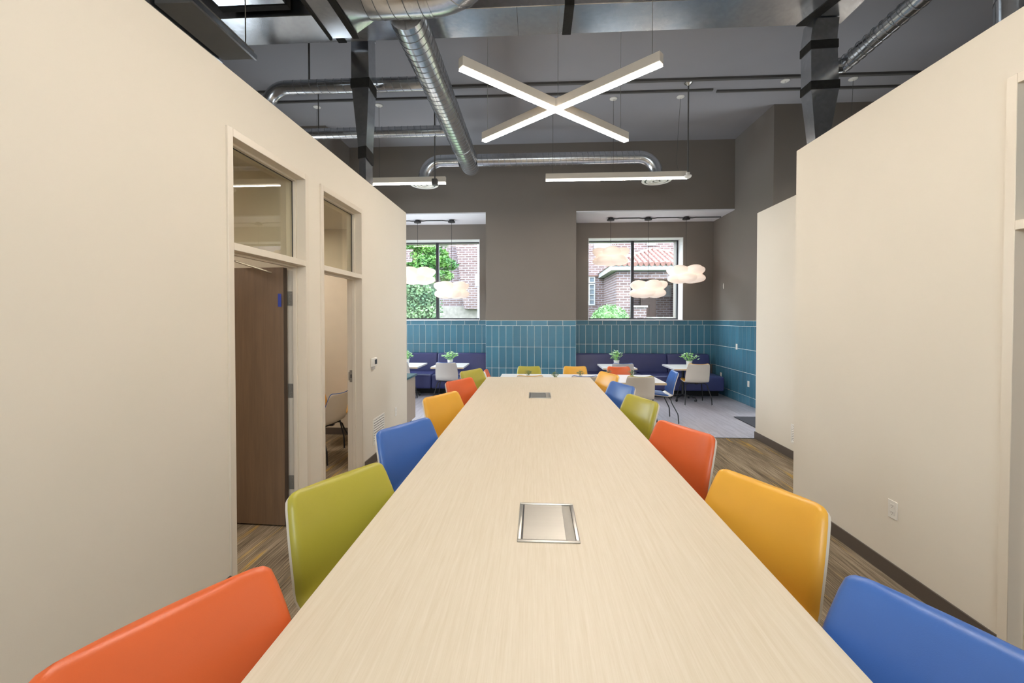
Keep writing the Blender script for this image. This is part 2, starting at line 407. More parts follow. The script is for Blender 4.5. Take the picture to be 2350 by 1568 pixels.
lo = bpy.data.objects.new('window_portal', L); COL.objects.link(lo); lo.location = ((BX0 + BX1)/2, -2.65, (BZ0 + BZ1)/2); lo.rotation_euler = (R(90), 0, 0)
# cafe end: side walls with their jogs, pier, recesses, header
m = MB(); m.box(X3, 6.6, 7.63, 10.8, 0, CZ); m.build('wall_cafe_right', TAUPE, kind='structure')
wr = bpy.data.objects['wall_cafe_right']
wl = MB().box(-5.6, X3L - .12, 8.0, 8.12, 0, CZ).box(X3L - .12, X3L, 8.0, 8.25, 0, CZ).box(X3L - .12, X3L, 9.75, 10.8, 0, CZ).box(X3L - .12, X3L, 8.25, 9.75, 0, 1.0).box(X3L - .12, X3L, 8.25, 9.75, 3.45, CZ).build('wall_cafe_left', TAUPE, kind='structure')
wp = MB().box(-1.06, .87, YP, 10.8, 0, 3.97).build('wall_pier', TAUPE, kind='structure')
box('wall_header', TAUPE, X3L, X3, YP, 10.8, 3.97, CZ, kind='structure')
WL0, WL1, WR0, WR1, WZ0, WZ1 = -3.525, -1.326, 1.253, 3.452, 1.648, 3.585
def recess(name, x0, x1, a, b):
    m = MB().box(x0, a, YR, 10.8, 0, 3.97).box(b, x1, YR, 10.8, 0, 3.97).box(a, b, YR, 10.8, 0, WZ0).box(a, b, YR, 10.8, WZ1, 3.97)
    return m.build(name, TAUPE, kind='structure')
wrl = recess('wall_recess_left', X3L, -1.06, WL0, WL1)
wrr = recess('wall_recess_right', .87, X3, WR0, WR1)
for x0, x1, nm in ((X3L, -1.06, 'ceiling'), (.87, X3, 'ceiling')):
    box(nm, NICHEP, x0 + .001, x1 - .001, YP + .002, YR - .001, 3.945, 3.9695, kind='structure')

# windows
def window(name, a, b, mulls):
    w_ = struct_empty(name)
    t = .012
    rv = MB()
    rv.box(a, a + t, YR - .004, YG + .02, WZ0, WZ1).box(b - t, b, YR - .004, YG + .02, WZ0, WZ1)
    rv.box(a + t, b - t, YR - .004, YG + .02, WZ1 - t, WZ1)
    rv.build('window_reveal', REVEAL, w_)
    box('window_sill', REVEAL, a - .005, b + .005, YR - .03, YG + .02, WZ0 - .012, WZ0 + .012, w_, bevel=.003)
    fr = MB(); f = .035
    fr.box(a + t, b - t, YG - .03, YG + .03, WZ0 + .012, WZ0 + .012 + f).box(a + t, b - t, YG - .03, YG + .03, WZ1 - t - .02, WZ1 - t)
    fr.box(a + t, a + t + f, YG - .03, YG + .03, WZ0 + .04, WZ1 - t - .02).box(b - t - f, b - t, YG - .03, YG + .03, WZ0 + .04, WZ1 - t - .02)
    fr.build('window_frame', WINFR, w_)
    edges = [a + t + f] + mulls + [b - t - f]
    for mu in mulls: box('mullion', WINFR, mu - .034, mu + .034, YG - .05, YG + .03, WZ0 + .04, WZ1 - t - .02, w_, bevel=.004)
    for p, q in zip(edges[:-1], edges[1:]):
        box('pane', WGLASS, p, q, YG - .004, YG + .004, WZ0 + .045, WZ1 - t - .02, w_)
    L = bpy.data.lights.new('window_portal', 'AREA'); L.shape = 'RECTANGLE'; L.size = b - a; L.size_y = WZ1 - WZ0
    L.cycles.is_portal = True
    lo = bpy.data.objects.new('window_portal', L); COL.objects.link(lo); lo.location = ((a+b)/2, 10.75, (WZ0+WZ1)/2); lo.rotation_euler = (R(-90), 0, 0)
window('window_1', WL0, WL1, [(WL0 + WL1)/2])
window('window_2', WR0, WR1, [(WR0 + WR1)/2])

# wall tiles (each tile a piece of its wall)
TP, GR = .1525, .0085
tme = MB().box(GR/2, TP - GR/2, 0, .008, GR/2, .455 - GR/2).build('tile', TILE, None, bevel=.0015, seg=1)
tile_mesh = tme.data; bpy.data.objects.remove(tme)
bmesh_b = MB().box(GR/2, .33 - GR/2, 0, .008, GR/2, .11 - GR/2).build('tile', TILE, None, bevel=.0015, seg=1)
border_mesh = bmesh_b.data; bpy.data.objects.remove(bmesh_b)
def tile_run(par, org, rot, length, start, rows, bstart):
    """org: point at z=0 where the run begins; local +x along the run, -y towards the room"""
    M = Matrix.Translation(org) @ Matrix.Rotation(rot, 4, 'Z')
    def put(me, u, wd, full, z, h, fullh):
        o = inst('tile', me, par); o.matrix_local = M @ Matrix.Translation((u, -.0085, z)) @ Matrix.Diagonal((wd/full, 1, h/fullh, 1))
    for z0, z1 in rows:
        u = start - TP if start > .012 else start
        while u < length - .01:
            a, b = max(u, 0), min(u + TP, length)
            if b - a > .012: put(tile_mesh, a, b - a, TP, z0, z1 - z0, .455)
            u += TP
    u = bstart - .33
    while u < length - .01:
        a, b = max(u, 0), min(u + .33, length)
        if b - a > .012: put(border_mesh, a, b - a, .33, 1.535, .11, .11)
        u += .33
    g = MB().box(0, length, -.0045, .0, rows[-1][0], 1.648).build('grout', GROUT, par); g.matrix_local = M
R4 = [(1.08, 1.535), (.625, 1.08), (.17, .625), (0, .17)]
tile_run(wp, (-1.06, YP, 0), 0, 1.93, .13, R4, .33)
tile_run(wrr, (.87, YR, 0), 0, X3 - .87, .02, R4[:2], .06)
tile_run(wrl, (-3.44, YR, 0), 0, 2.38, .03, R4[:2], .1)
tile_run(wr, (X3, YR, 0), R(-90), YR - 7.63, .06, R4, .2)
# rebuilt pieces on the pier sides stay plain paint

# baseboards
m = MB()
for a, b in ((-2.5, D1[0]), (D1[1], D2[0]), (D2[1], 6.13)): m.box(XL, XL + .01, a, b, 0, .1)
m.box(XL - WT, XL + .01, 6.13, 6.14, 0, .1); m.build('baseboard_left', BASEB, kind='structure')
m = MB()
for a, b in ((-2.5, 1.30), (2.23, 3.93)): m.box(XR - .01, XR, a, b, 0, .1)
m.box(XR - .01, XR2, 3.93, 3.94, 0, .1); m.build('baseboard_right', BASEB, kind='structure')
m = MB(); m.box(XR2 - .01, XR2, 3.94, 6.11, 0, .1); m.box(XR2 - .01, 6.5, 6.11, 6.12, 0, .1); m.build('baseboard_right_far', BASEB, kind='structure')

# doors: hollow metal frames with transom lights
def door(name, side, wx, y0, y1, leaf):
    d = struct_empty(name)
    s = side                              # +1: room on the +x side of the wall
    def bx(nm, mt, a, b, ya, yb, za, zb, par=d, bevel=0):
        xa, xb = sorted((wx + s * a, wx + s * b))
        return box(nm, mt, xa, xb, ya, yb, za, zb, par, bevel)
    f = .048; o0, o1 = y0 + f, y1 - f
    fr = MB()
    def B(a, b, ya, yb, za, zb):
        xa, xb = sorted((wx + s * a, wx + s * b)); fr.box(xa, xb, ya, yb, za, zb)
    B(.014, -WT - .014, y0, o0, 0, 2.88); B(.014, -WT - .014, o1, y1, 0, 2.88); B(.014, -WT - .014, o0, o1, 2.83, 2.88)
    B(.014, -WT - .014, o0, o1, 2.125, 2.172)
    for ya, yb in ((o0, o0 + .016), (o1 - .016, o1)): B(-.06, -.094, ya, yb, 0, 2.125); B(-.06, -.088, ya, yb, 2.172, 2.83)
    B(-.06, -.094, o0 + .016, o1 - .016, 2.109, 2.125); B(-.06, -.088, o0 + .016, o1 - .016, 2.172, 2.188); B(-.06, -.088, o0 + .016, o1 - .016, 2.814, 2.83)
    fr.build('door_frame', FRAMEP, d, bevel=.002, seg=1)
    gk = MB()
    for ya, yb, za, zb in ((o0, o0 + .02, 2.172, 2.83), (o1 - .02, o1, 2.172, 2.83), (o0, o1, 2.172, 2.192), (o0, o1, 2.81, 2.83)):
        xa, xb = sorted((wx + s * -.0885, wx + s * -.0925)); gk.box(xa, xb, ya, yb, za, zb)
    gk.build('gasket', DARKPL, d)
    bx('transom_pane', TGLASS, -.093, -.099, o0, o1, 2.172, 2.83)
    return d, o0, o1
d1, a1, b1 = door('door_1', 1, XL, *D1, None)
# walnut leaf of door 1, swung wide open against the partition
lf = MB().box(-.82, 0, -.045, 0, .012, 2.108).build('door_leaf', DOORW, d1, bevel=.002, seg=1, loc=(-2.025, 3.348, 0), rot=(0, 0, R(-3)))
MB().box(0.0, .004, -.043, -.002, .014, 2.106).build('leaf_edge', mat('dark_leaf_edge', '#4a3d33', .5, var=.1), lf)
for z in (1.86, 1.10, .34):
    h = MB().box(-2.035, -1.985, b1 - .004, b1, z - .058, z + .058)
    h.tube([(-2.036, b1 - .018, z - .058), (-2.036, b1 - .018, z + .058)], .0075, 8)
    h.box(-2.068, -2.036, b1 - .012, b1 - .008, z - .058, z + .058)
    ho = h.build('hinge', HINGE, d1)
    sc_ = MB()
    for k in range(4): sc_.box(-2.018 + .012 * (k % 2), -2.012 + .012 * (k % 2), b1 - .0055, b1 - .004, z - .042 + .026 * k, z - .036 + .026 * k)
    sc_.build('screw', STEEL, ho)
MB().box(-2.062, -2.036, 3.288, 3.291, 1.79, 1.895).build('tape_tab', BTAPE, d1)
ca = MB().tube([(-2.10, 3.27, 2.06), (-2.30, 3.14, 2.135), (-2.42, 3.22, 2.165)], .007, 8)
ca.tube([(-2.42, 3.22, 2.165), (-2.16, 2.95, 2.18), (-2.045, 2.85, 2.18)], .006, 8); ca.box(-2.435, -2.405, 3.205, 3.235, 2.15, 2.195)
ca.build('closer_arm', STEEL, d1, smooth=True)
d2, a2, b2 = door('door_2', 1, XL, *D2, None)
st = MB().box(-2.018, -1.985, b2 - .0025, b2, 1.0, 1.13).box(-2.030, -2.018, b2 - .004, b2, 1.02, 1.11).build('strike_plate', HINGE, d2)
box('strike_hole', BLACK, -2.008, -1.997, b2 - .003, b2 - .0024, 1.045, 1.085, st)
lf2 = MB().box(-.82, 0, 0, .045, .012, 2.108).build('door_leaf', DOORW, d2, bevel=.002, seg=1, loc=(-2.04, a2 + .02, 0), rot=(0, 0, R(4)))
d3, a3, b3 = door('door_3', -1, XR, 1.30, 2.23, None)
lf3 = MB().box(XR + .095, XR + .139, a3 + .003, b3 - .003, .012, 2.12).build('door_leaf', DOORW, d3, bevel=.002, seg=1)
MB().tube([(XR + .10, b3 - .07, 1.0), (XR + .045, b3 - .07, 1.0), (XR + .045, b3 - .19, 1.0)], .009, 8).build('lever_handle', STEEL, lf3, smooth=True)

# window niche conduits and ceiling rails
box('trim_1', GREYMET, -5.0, 6.4, 6.72, 6.77, CZ - .035, CZ, kind='structure')
bpy.data.objects['trim_1'].rotation_euler = (0, 0, 0)
m = MB().box(-5.0, 2.87, 7.05, 7.09, CZ - .03, CZ).box(2.95, 6.4, 7.10, 7.14, CZ - .03, CZ); m.build('trim_2', GREYMET, kind='structure')

# ================================================================== LONG TABLE
tb = thing('conference_table', 'very long pale maple table down the middle of the room', 'table', (.048, 0, 0))
TX0, TX1 = -.684, .684
for y0, y1 in ((.27, 2.9598), (2.9602, 5.65)):
    MB().box(TX0, TX1, y0, y1, .868, .91).build('tabletop_section', MAPLE, tb, bevel=.0006, seg=1)
    yc = (y0 + y1) / 2
    MB().box(-.12, .12, yc - .85, yc + .85, .02, .868).build('base_panel', MAPLE, tb, bevel=.003)
    MB().box(-.15, .15, yc - .87, yc + .87, 0, .02).build('plinth', GREYMET, tb)
for yc in (1.632, 4.303):
    hx = -.0
    fr = MB(); W, D, b = .1115, .156, .0145
    fr.box(-W, W, yc - D, yc - D + b, .909, .9155).box(-W, W, yc + D - b, yc + D, .909, .9155).box(-W, -W + b, yc - D + b, yc + D - b, .909, .9155).box(W - b, W, yc - D + b, yc + D - b, .909, .9155)
    ph = fr.build('power_hatch', STEEL, tb, bevel=.003); ph['label'] = 'brushed steel flush power hatch'
    MB().box(-W + b, W - b, yc - D + b, yc + D - b, .9085, .9105).build('hatch_well', DARKPL, ph)
    MB().box(-W + b + .005, W - b - .034, yc - D + b, yc + D - b - .004, .911, .9145).build('hatch_lid', STEEL, ph, bevel=.001, seg=1)
    g = MB(); n = 6
    rings = []
    for i in range(n + 1):
        t = i / n; x = W - b - .034 + .033 * t; z = .9135 - .0022 * math.sin(math.pi * t)
        rings.append([(x, yc - D + b + .003, z), (x, yc + D - b - .005, z)])
    g.loft(rings, cap=False, closed=False).build('finger_grip', HINGE, ph, smooth=True)

# ================================================================== CHAIRS
def interp(P, n):
    """catmull-rom through the points, n samples evenly in length"""
    P = [Vector(p) for p in P]; out = []
    Q = [2*P[0]-P[1]] + P + [2*P[-1]-P[-2]]
    for i in range(1, len(Q) - 2):
        for k in range(12):
            t = k / 12; a, b, c, d = Q[i-1], Q[i], Q[i+1], Q[i+2]
            out.append(.5 * ((2*b) + (c-a)*t + (2*a-5*b+4*c-d)*t*t + (3*b-a-3*c+d)*t**3))
    out.append(P[-1])
    L = [0]
    for i in range(1, len(out)): L.append(L[-1] + (out[i]-out[i-1]).length)
    res = []; j = 0
    for s in n:
        s *= L[-1]
        while j < len(L) - 2 and L[j+1] < s: j += 1
        t = (s - L[j]) / max(1e-9, L[j+1] - L[j]); res.append(out[j].lerp(out[j+1], min(1, max(0, t))))
    return res, L[-1]
# profile: (half width, y, z)
PROF = [(.200, .215, .425), (.206, .200, .445), (.215, .150, .454), (.222, .05, .446), (.226, -.05, .436), (.228, -.12, .436), (.229, -.168, .452),
        (.230, -.196, .495), (.230, -.210, .56), (.223, -.238, .66), (.210, -.272, .755), (.201, -.293, .81)]
def smoothstep(a, b, x):
    t = max(0, min(1, (x-a)/(b-a))); return t*t*(3-2*t)
def surf(us, vs, wscale=1.0, umax=1.0):
    """midline rows -> points & normals on the sitter's side; concave in plan at the back, dished at the seat"""
    rows, LT = interp(PROF, us)
    rows_a, _ = interp(PROF, [min(1, u + .004) for u in us]); rows_b, _ = interp(PROF, [max(0, u - .004) for u in us])
    P, N = [], []
    for i, r in enumerate(rows):
        t = (rows_a[i] - rows_b[i]); t = Vector((0, t.y, t.z)).normalized(); n = Vector((0, t.z, -t.y))
        back = smoothstep(.46, .62, us[i])
        hw = r.x * wscale
        d0 = us[i] * LT; d1 = max(0, (umax - us[i])) * LT; rad = .036
        for d, rr in ((d0, .06), (d1, rad)):
            if d < rr: hw -= rr * (1 - math.sqrt(max(0, 1 - ((rr - d)/rr)**2)))
        pr, nr = [], []
        for v in vs:
            q = abs(v) ** 2.2
            lift = (.034 * back + .012 * (1 - back)) * q
            p = Vector((v * hw, r.y, r.z)) + n * lift
            sl = (.034*back + .012*(1-back)) * 2.2 * abs(v)**1.2 / max(.05, hw) * (1 if v > 0 else -1)
            nn = (n - Vector((1, 0, 0)) * sl).normalized()
            pr.append(p); nr.append(nn)
        P.append(pr); N.append(nr)
    return P, N
def dense(a, b, n, e=.012):
    """n samples a..b, crowded at both ends"""
    return [a, a + e*.25, a + e*.6, a + e] + [a + e + (b - a - 2*e) * i/n for i in range(1, n)] + [b - e, b - e*.6, b - e*.25, b]
def sheet(P, N, off_top, off_bot=None):
    mb = MB(); nr, nc = len(P), len(P[0])
    T = [[P[i][j] + N[i][j] * off_top(i, j) for j in range(nc)] for i in range(nr)]
    B = [[P[i][j] + N[i][j] * off_bot(i, j) for j in range(nc)] for i in range(nr)]
    vs = [p for r in T for p in r] + [p for r in B for p in r]; K = nr * nc; fs = []
    for i in range(nr-1):
        for j in range(nc-1):
            a = i*nc+j; fs.append((a, a+1, a+nc+1, a+nc)); fs.append((K+a, K+a+nc, K+a+nc+1, K+a+1))
    per = [j for j in range(nc)] + [i*nc+nc-1 for i in range(1, nr)] + [(nr-1)*nc+j for j in range(nc-2, -1, -1)] + [i*nc for i in range(nr-2, 0, -1)]
    for k in range(len(per)):
        a, b = per[k], per[(k+1) % len(per)]; fs.append((a, K+a, K+b, b))
    mb.add(vs, fs); return mb
VS = [-1, -.985, -.95, -.88, -.75, -.6, -.4, -.2, 0, .2, .4, .6, .75, .88, .95, .985, 1]
def pad_mesh(name, u0, u1, m, thick, wsc):
    us = dense(u0, u1, 12, .03); P, N = surf(us, VS, wsc)
    def top(i, j):
        e = min(us[i] - u0, u1 - us[i]) / .05; f = (1 - abs(VS[j])) / .10
        k = lambda x: math.sqrt(max(0, 1 - (1 - min(1, x))**2))
        return .002 + thick * k(e) * k(f)
    o = sheet(P, N, top, lambda i, j: .0005).build(name, m, None, smooth=True)
    me = o.data; bpy.data.objects.remove(o)
    for p in me.polygons: p.use_smooth = True
    return me
us_ = dense(0, .990, 30, .03); P_, N_ = surf(us_, VS, .985, .990)
so = sheet(P_, N_, lambda i, j: 0, lambda i, j: -.011).build('shell', SHELL, None, smooth=True); SHELL_ME = so.data; bpy.data.objects.remove(so)
BACK_ME = pad_mesh('back_pad', .515, 1.0, BLUE, .023, .992)
STOOL_BACK_ME = pad_mesh('back_pad', .452, 1.0, BLUE, .023, .992)
SEAT_ME = pad_mesh('seat_pad', .02, .43, BLUE, .022, .95)
def tubemesh(name, m, *pls, r=.0095):
    mb = MB()
    for p in pls: mb.tube(p, r, 8)
    o = mb.build(name, m, None, smooth=True); me = o.data; bpy.data.objects.remove(o); return me
def leg_mesh(sx, fy, ztop, zf):
    y0 = .10 if fy > 0 else -.10
    k = (sx*.246, (.205 if fy > 0 else -.235), .17 + zf*.3)
    foot = (sx*.256, (.215 if fy > 0 else -.25), .012)
    t = [(sx*.05, y0, ztop), (sx*.13, y0*1.15, ztop), (sx*.175, y0*1.25, ztop - .010), (sx*.203, y0*1.4, ztop - .038), (sx*.214, y0*1.55, ztop - .09), k, (sx*.251, foot[1]-(foot[1]-k[1])*.6, k[2]-.03), foot]
    return tubemesh('leg', BLACK, t)
def leg_set(zf):
    return [leg_mesh(sx, fy, .418 + zf, zf) for sx in (-1, 1) for fy in (1, -1)]
LEGS, TALL = leg_set(0), leg_set(.21)
go = MB().lathe([(.011, 0), (.012, .004), (.0085, .014), (.006, .016)], 10).build('foot_glide', GLIDE, None, smooth=True); GLIDE_ME = go.data; bpy.data.objects.remove(go)
fo = MB().box(-.12, .12, -.13, .13, .408, .428).box(-.03, .03, -.16, .16, .404, .412).build('seat_frame', BLACK, None, bevel=.004, seg=1); FRAME_ME = fo.data; bpy.data.objects.remove(fo)
FOOTREST = tubemesh('footrest', BLACK, [(-.242, .20, .26), (.242, .20, .26)], [(-.242, .20, .26), (-.242, -.228, .26)], [(.242, .20, .26), (.242, -.228, .26)], r=.008)
ROWCHAIR = 1.13
def chair(name, label, top_mid, face, padm, group, stool=False, shellm=None, seatm=None, ws=1.0, cat='chair'):
    """top_mid: middle of the back's top edge on the floor plan; face: direction the sitter looks, degrees from +x"""
    a = R(face) ; rz = a - math.pi/2
    dz = .21 if stool else 0
    off = Matrix.Rotation(rz, 3, 'Z') @ Vector((0, -.283 * ws, 0))
    t = thing(name, label, cat, (top_mid[0] - off.x, top_mid[1] - off.y, 0), rz, group)
    for me, nm, mm in ((SHELL_ME, 'shell', shellm), (SEAT_ME, 'seat_pad', seatm or padm), (STOOL_BACK_ME if stool else BACK_ME, 'back_pad', padm)):
        o = inst(nm, me, t, (0, 0, dz), m=mm); o.scale = (ws, ws, 1)
    o = inst('seat_frame', FRAME_ME, t, (0, 0, dz))
    for k, me in enumerate(TALL if stool else LEGS):
        l = inst('leg', me, t)
        sx, fy = (-1, 1)[k // 2], (1, -1)[k % 2]
        inst('foot_glide', GLIDE_ME, l, (sx*.256, .215 if fy > 0 else -.25, 0))
    if stool: inst('footrest', FOOTREST, t)
    return t
GL, GRT = 'stools along the left of the long table', 'stools along the right of the long table'
LEFT = [((-.862, .930), 'orange', ORANGE, 'bright orange stool nearest the camera, left of the long table'),
        ((-.853, 1.752), 'green', GREEN, 'lime green stool between orange and blue, front left of the long table'),
        ((-.852, 2.640), 'blue', BLUE, 'blue stool at the left of the long table, only blue one there'),
        ((-.850, 3.675), 'yellow', YELLOW, 'yellow stool at the left of the long table, only yellow one there'),
        ((-.852, 4.575), 'orange', ORANGE, 'orange stool far down the left of the long table, beyond the yellow one'),
        ((-.852, 5.435), 'green', GREEN, 'lime green stool at the far left end of the long table')]
RIGHT = [((.956, .972), 'blue', BLUE, 'blue stool nearest the camera, right of the long table'),
         ((.956, 1.750), 'yellow', YELLOW, 'large yellow stool between blue and orange, front right of the table'),
         ((.944, 2.650), 'orange', ORANGE, 'orange stool at the right of the long table, only orange one there'),
         ((.925, 3.60), 'green', GREEN, 'lime green stool at the right of the long table, only green one there'),
         ((.918, 4.36), 'blue', BLUE, 'blue stool far down the right of the long table, behind the green one'),
         ((.928, 5.195), 'yellow', YELLOW, 'yellow stool at the far right end of the long table')]
for mid, _, mm, lb in LEFT: chair('stool', lb, mid, -29, mm, GL, True, ws=ROWCHAIR)
for k, (mid, _, mm, lb) in enumerate(RIGHT): chair('stool', lb, mid, 180 + (27 if k < 3 else 20), mm, GRT, True, ws=ROWCHAIR)
GC = 'chairs around the white communal table'
chair('dining_chair', 'cream backed chair with yellow pad, back to camera, left near side of white table', (-.078, 6.475), 90, YELLOW, GC)
chair('dining_chair', 'cream backed chair with blue pad, back to camera, middle near side of white table', (.762, 6.475), 90, BLUE, GC)
chair('dining_chair', 'cream backed chair with lime pad, near right corner of the white table', (1.603, 6.48), 90, GREEN, GC)
chair('dining_chair', 'lime green chair facing the camera across the white table', (-.11, 7.74), -90, GREEN, GC)
chair('dining_chair', 'yellow chair facing the camera across the white table', (.727, 7.77), -90, YELLOW, GC)
chair('dining_chair', 'orange chair facing the camera across the white table', (1.51, 7.77), -90, ORANGE, GC)
chair('dining_chair', 'blue chair seen side on at the right end of the white table', (2.33, 7.10), 178, BLUE, GC)
chair('dining_chair', 'coral orange chair peeping out at the left end of the white table', (-.85, 7.08), 3, ORANGE, GC)
GB = 'chairs facing the navy benches'
chair('dining_chair', 'grey backed chair, back to camera, at the left bench table with full plant', (-1.777, 8.32), 90, BLUE, GB, shellm=GREYSH)
chair('dining_chair', 'grey backed chair mostly hidden by the orange chair, right bench', (1.713, 8.32), 90, BLUE, GB, shellm=GREYSH)
chair('dining_chair', 'cream backed chair with yellow seat at the far right bench table', (3.16, 8.31), 90, YELLOW, GB)
chair('dining_chair', 'grey backed chair cut off by the left partition end', (-2.74, 8.28), 90, BLUE, GB, shellm=GREYSH)
chair('dining_chair', 'cream and blue chair seen through the second office doorway', (-2.30, 4.93), 172, BLUE, 'chairs in the office')
chair('dining_chair', 'chair with yellow seat behind the blue one in the office', (-3.0, 5.52), 8, YELLOW, 'chairs in the office')

# ================================================================== CAFE TABLES, BENCHES
t = thing('communal_table', 'long white topped table beyond the end of the maple table', 'table', (0, 0, 0))
o = MB().box(-.59, 2.02, 6.60, 7.53, .664, .70).build('tabletop', WHITET, t, bevel=.002, seg=1)
e = MB().box(-.592, 2.022, 6.598, 6.60, .664, .697).box(-.592, 2.022, 7.53, 7.532, .664, .697).box(2.02, 2.022, 6.60, 7.53, .664, .697).box(-.592, -.59, 6.60, 7.53, .664, .697)
e.build('edge_band', TEDGE, t)
for x in (.34, 1.18):
    m = MB().tube([(x, 7.06, .03), (x, 7.06, .664)], .045, 12); m.box(x-.03, x+.03, 6.76, 7.36, .012, .04); m.box(x-.03, x+.03, 6.8, 7.32, .645, .664)
    m.build('leg', BLACK, t, bevel=.003, seg=1)
def bench_table(x0, y0, label):
    W, D = .67, .80
    t = thing('bistro_table', label, 'table', (x0 + W/2, y0 + D/2, 0), 0, 'small white tables at the navy benches')
    MB().box(-W/2, W/2, -D/2, D/2, .672, .705).build('tabletop', WHITET, t, bevel=.002, seg=1)
    MB().box(-W/2 - .001, W/2 + .001, -D/2 - .0015, -D/2, .672, .702).build('edge_band', TEDGE, t)
    MB().lathe([(.03, .09), (.027, .12), (.027, .66), (.12, .664), (.12, .672)], 16).build('pedestal', BLACK, t, smooth=True, loc=(0, .09, 0))
    ft = MB()
    for k in range(4):
        a = R(45 + 90*k); ft.tube([(0, 0, .115), (.13*math.cos(a), .13*math.sin(a), .10), (.27*math.cos(a), .27*math.sin(a), .075)], [.02, .016, .012], 8)
    ft.build('base', BLACK, t, smooth=True, loc=(0, .09, 0))
    for k in range(4):
        a = R(45 + 90*k); c = (.265*math.cos(a), .265*math.sin(a))
        MB().lathe([(.004, -.014), (.028, -.012), (.03, -.006), (.03, .006), (.028, .012), (.004, .014)], 14).build('caster', BLACK, t, smooth=True, loc=(c[0], c[1] + .09, .03), rot=(R(90), 0, a))
    return t
bench_table(1.345, 8.44, 'white bistro table behind the orange chair, right bench')
bench_table(2.72, 8.42, 'white bistro table in the corner by the blue tiled wall')
bench_table(-2.115, 8.44, 'white bistro table with full plant, left bench')
bench_table(-3.05, 8.43, 'white bistro table cut off by the left partition end')
def bench(x0, x1, splits_b, splits_s, label, ex):
    b = thing('banquette', label, 'bench', ((x0+x1)/2, YP, 0), 0, 'navy banquettes under the windows')
    ox, oy = (x0+x1)/2, YP
    MB().box(x0 - ox, x1 - ox - ex, 9.42 - oy, 10.05 - oy, 0, .15).build('toe_kick', TOEK, b)
    xs = [x0] + splits_s + [x1]
    for p, q in zip(xs[:-1], xs[1:]):
        MB().box(p + .003 - ox, q - .003 - ox, 9.10 - oy, 9.86 - oy, .15, .46).build('seat_cushion', NAVY, b, bevel=.045, seg=4)
    xs = [x0] + splits_b + [x1 - ex]
    for p, q in zip(xs[:-1], xs[1:]):
        MB().hexa([(p+.003-ox, 9.80-oy, .44), (q-.003-ox, 9.80-oy, .44), (q-.003-ox, 10.085-oy, .44), (p+.003-ox, 10.085-oy, .44)],
                  [(p+.003-ox, 9.90-oy, .87), (q-.003-ox, 9.90-oy, .87), (q-.003-ox, 10.085-oy, .87), (p+.003-ox, 10.085-oy, .87)]).build('backrest', NAVY, b, bevel=.035, seg=3)
bench(.875, 3.99, [3.03], [2.35], 'long navy vinyl bench under the right window', .0)
bench(-3.9, -1.065, [-2.31], [-2.27], 'navy vinyl bench under the left window', .0)

c = thing('cabinet', 'low oak cabinet with teal top past the left partition', 'cabinet', (-2.6, 6.45, 0))
MB().box(-.6, .66, -.28, .30, .09, .765).build('body', CABW, c, bevel=.002, seg=1)
MB().box(-.6, .62, -.25, .22, 0, .09).build('toe_kick', TOEK, c)
MB().box(-.63, .685, -.30, .32, .765, .80).build('countertop', TEAL, c, bevel=.004)
o = MB().box(3.40, 5.0, 6.64, 7.42, 0, .012).build('entrance_mat', MATM, bevel=.003, seg=1); tag(o, 'dark charcoal mat on the grey planks at far right', 'mat')

# plants
def leaves(mb, pts, size, up=.4):
    for p, d in pts:
        p = Vector(p); d = Vector(d).normalized(); s = d.cross(Vector((0, 0, 1)))
        s = s.normalized() if s.length > .05 else Vector((1, 0, 0)); n = s.cross(d)
        k = size * random.uniform(.75, 1.25)
        mb.add([p, p + d*k*.45 + s*k*.42 - n*k*.04, p + d*k, p + d*k*.45 - s*k*.42 - n*k*.04, p + d*k*.5 + n*k*.09], [(0, 1, 4), (1, 2, 4), (2, 3, 4), (3, 0, 4)])
def plant(label, loc, r, h, n, size, pr, ph, lm, pm_, group, name='potted_plant'):
    t = thing(name, label, 'plant', loc, random.uniform(0, 6), group)
    MB().lathe([(pr*.8, 0), (pr, ph), (pr*1.04, ph), (pr*1.04, ph - .004), (pr*.9, ph - .005), (pr*.9, ph - .012)], 16).build('pot', pm_, t, smooth=True)
    MB().lathe([(pr*.9, ph - .014), (pr*.2, ph - .010)], 12).build('soil', SOIL, t)
    st = MB(); lv = MB(); pts = []
    for i in range(n):
        a = random.uniform(0, 6.283); e = random.uniform(.15, 1.0)
        tip = Vector((math.cos(a)*r*e, math.sin(a)*r*e, ph + h * random.uniform(.35, 1.0) * (1.1 - .45*e)))
        if i % 3 == 0: st.tube([(math.cos(a)*pr*.3, math.sin(a)*pr*.3, ph - .01), tip * .55 + Vector((0, 0, tip.z*.2)), tip], .0018, 5)
        d = Vector((math.cos(a + random.uniform(-.7, .7)), math.sin(a + random.uniform(-.7, .7)), random.uniform(-.3, .7)))
        pts.append((tip - d*size*.4, d))
    leaves(lv, pts, size)
    st.build('stem', lm, t); lv.build('foliage', lm, t)
GP = 'leafy plants on the bench tables'
plant('upright leafy plant on the bistro table behind the orange chair', (1.69, 8.88, .705), .14, .20, 80, .055, .06, .118, LEAF, POT, GP)
plant('spreading round-leaved plant on the far right bistro table', (3.14, 8.80, .705), .19, .17, 80, .055, .06, .118, LEAF, POT, GP)
plant('bushy pale green plant on the left bistro table', (-1.80, 8.88, .705), .18, .17, 90, .055, .06, .112, LEAF, POT, GP)
plant('bright plant half hidden by the left partition end', (-2.74, 8.88, .705), .15, .20, 80, .055, .06, .118, LEAF, POT, GP)
GS = 'small pots in a row on the white communal table'
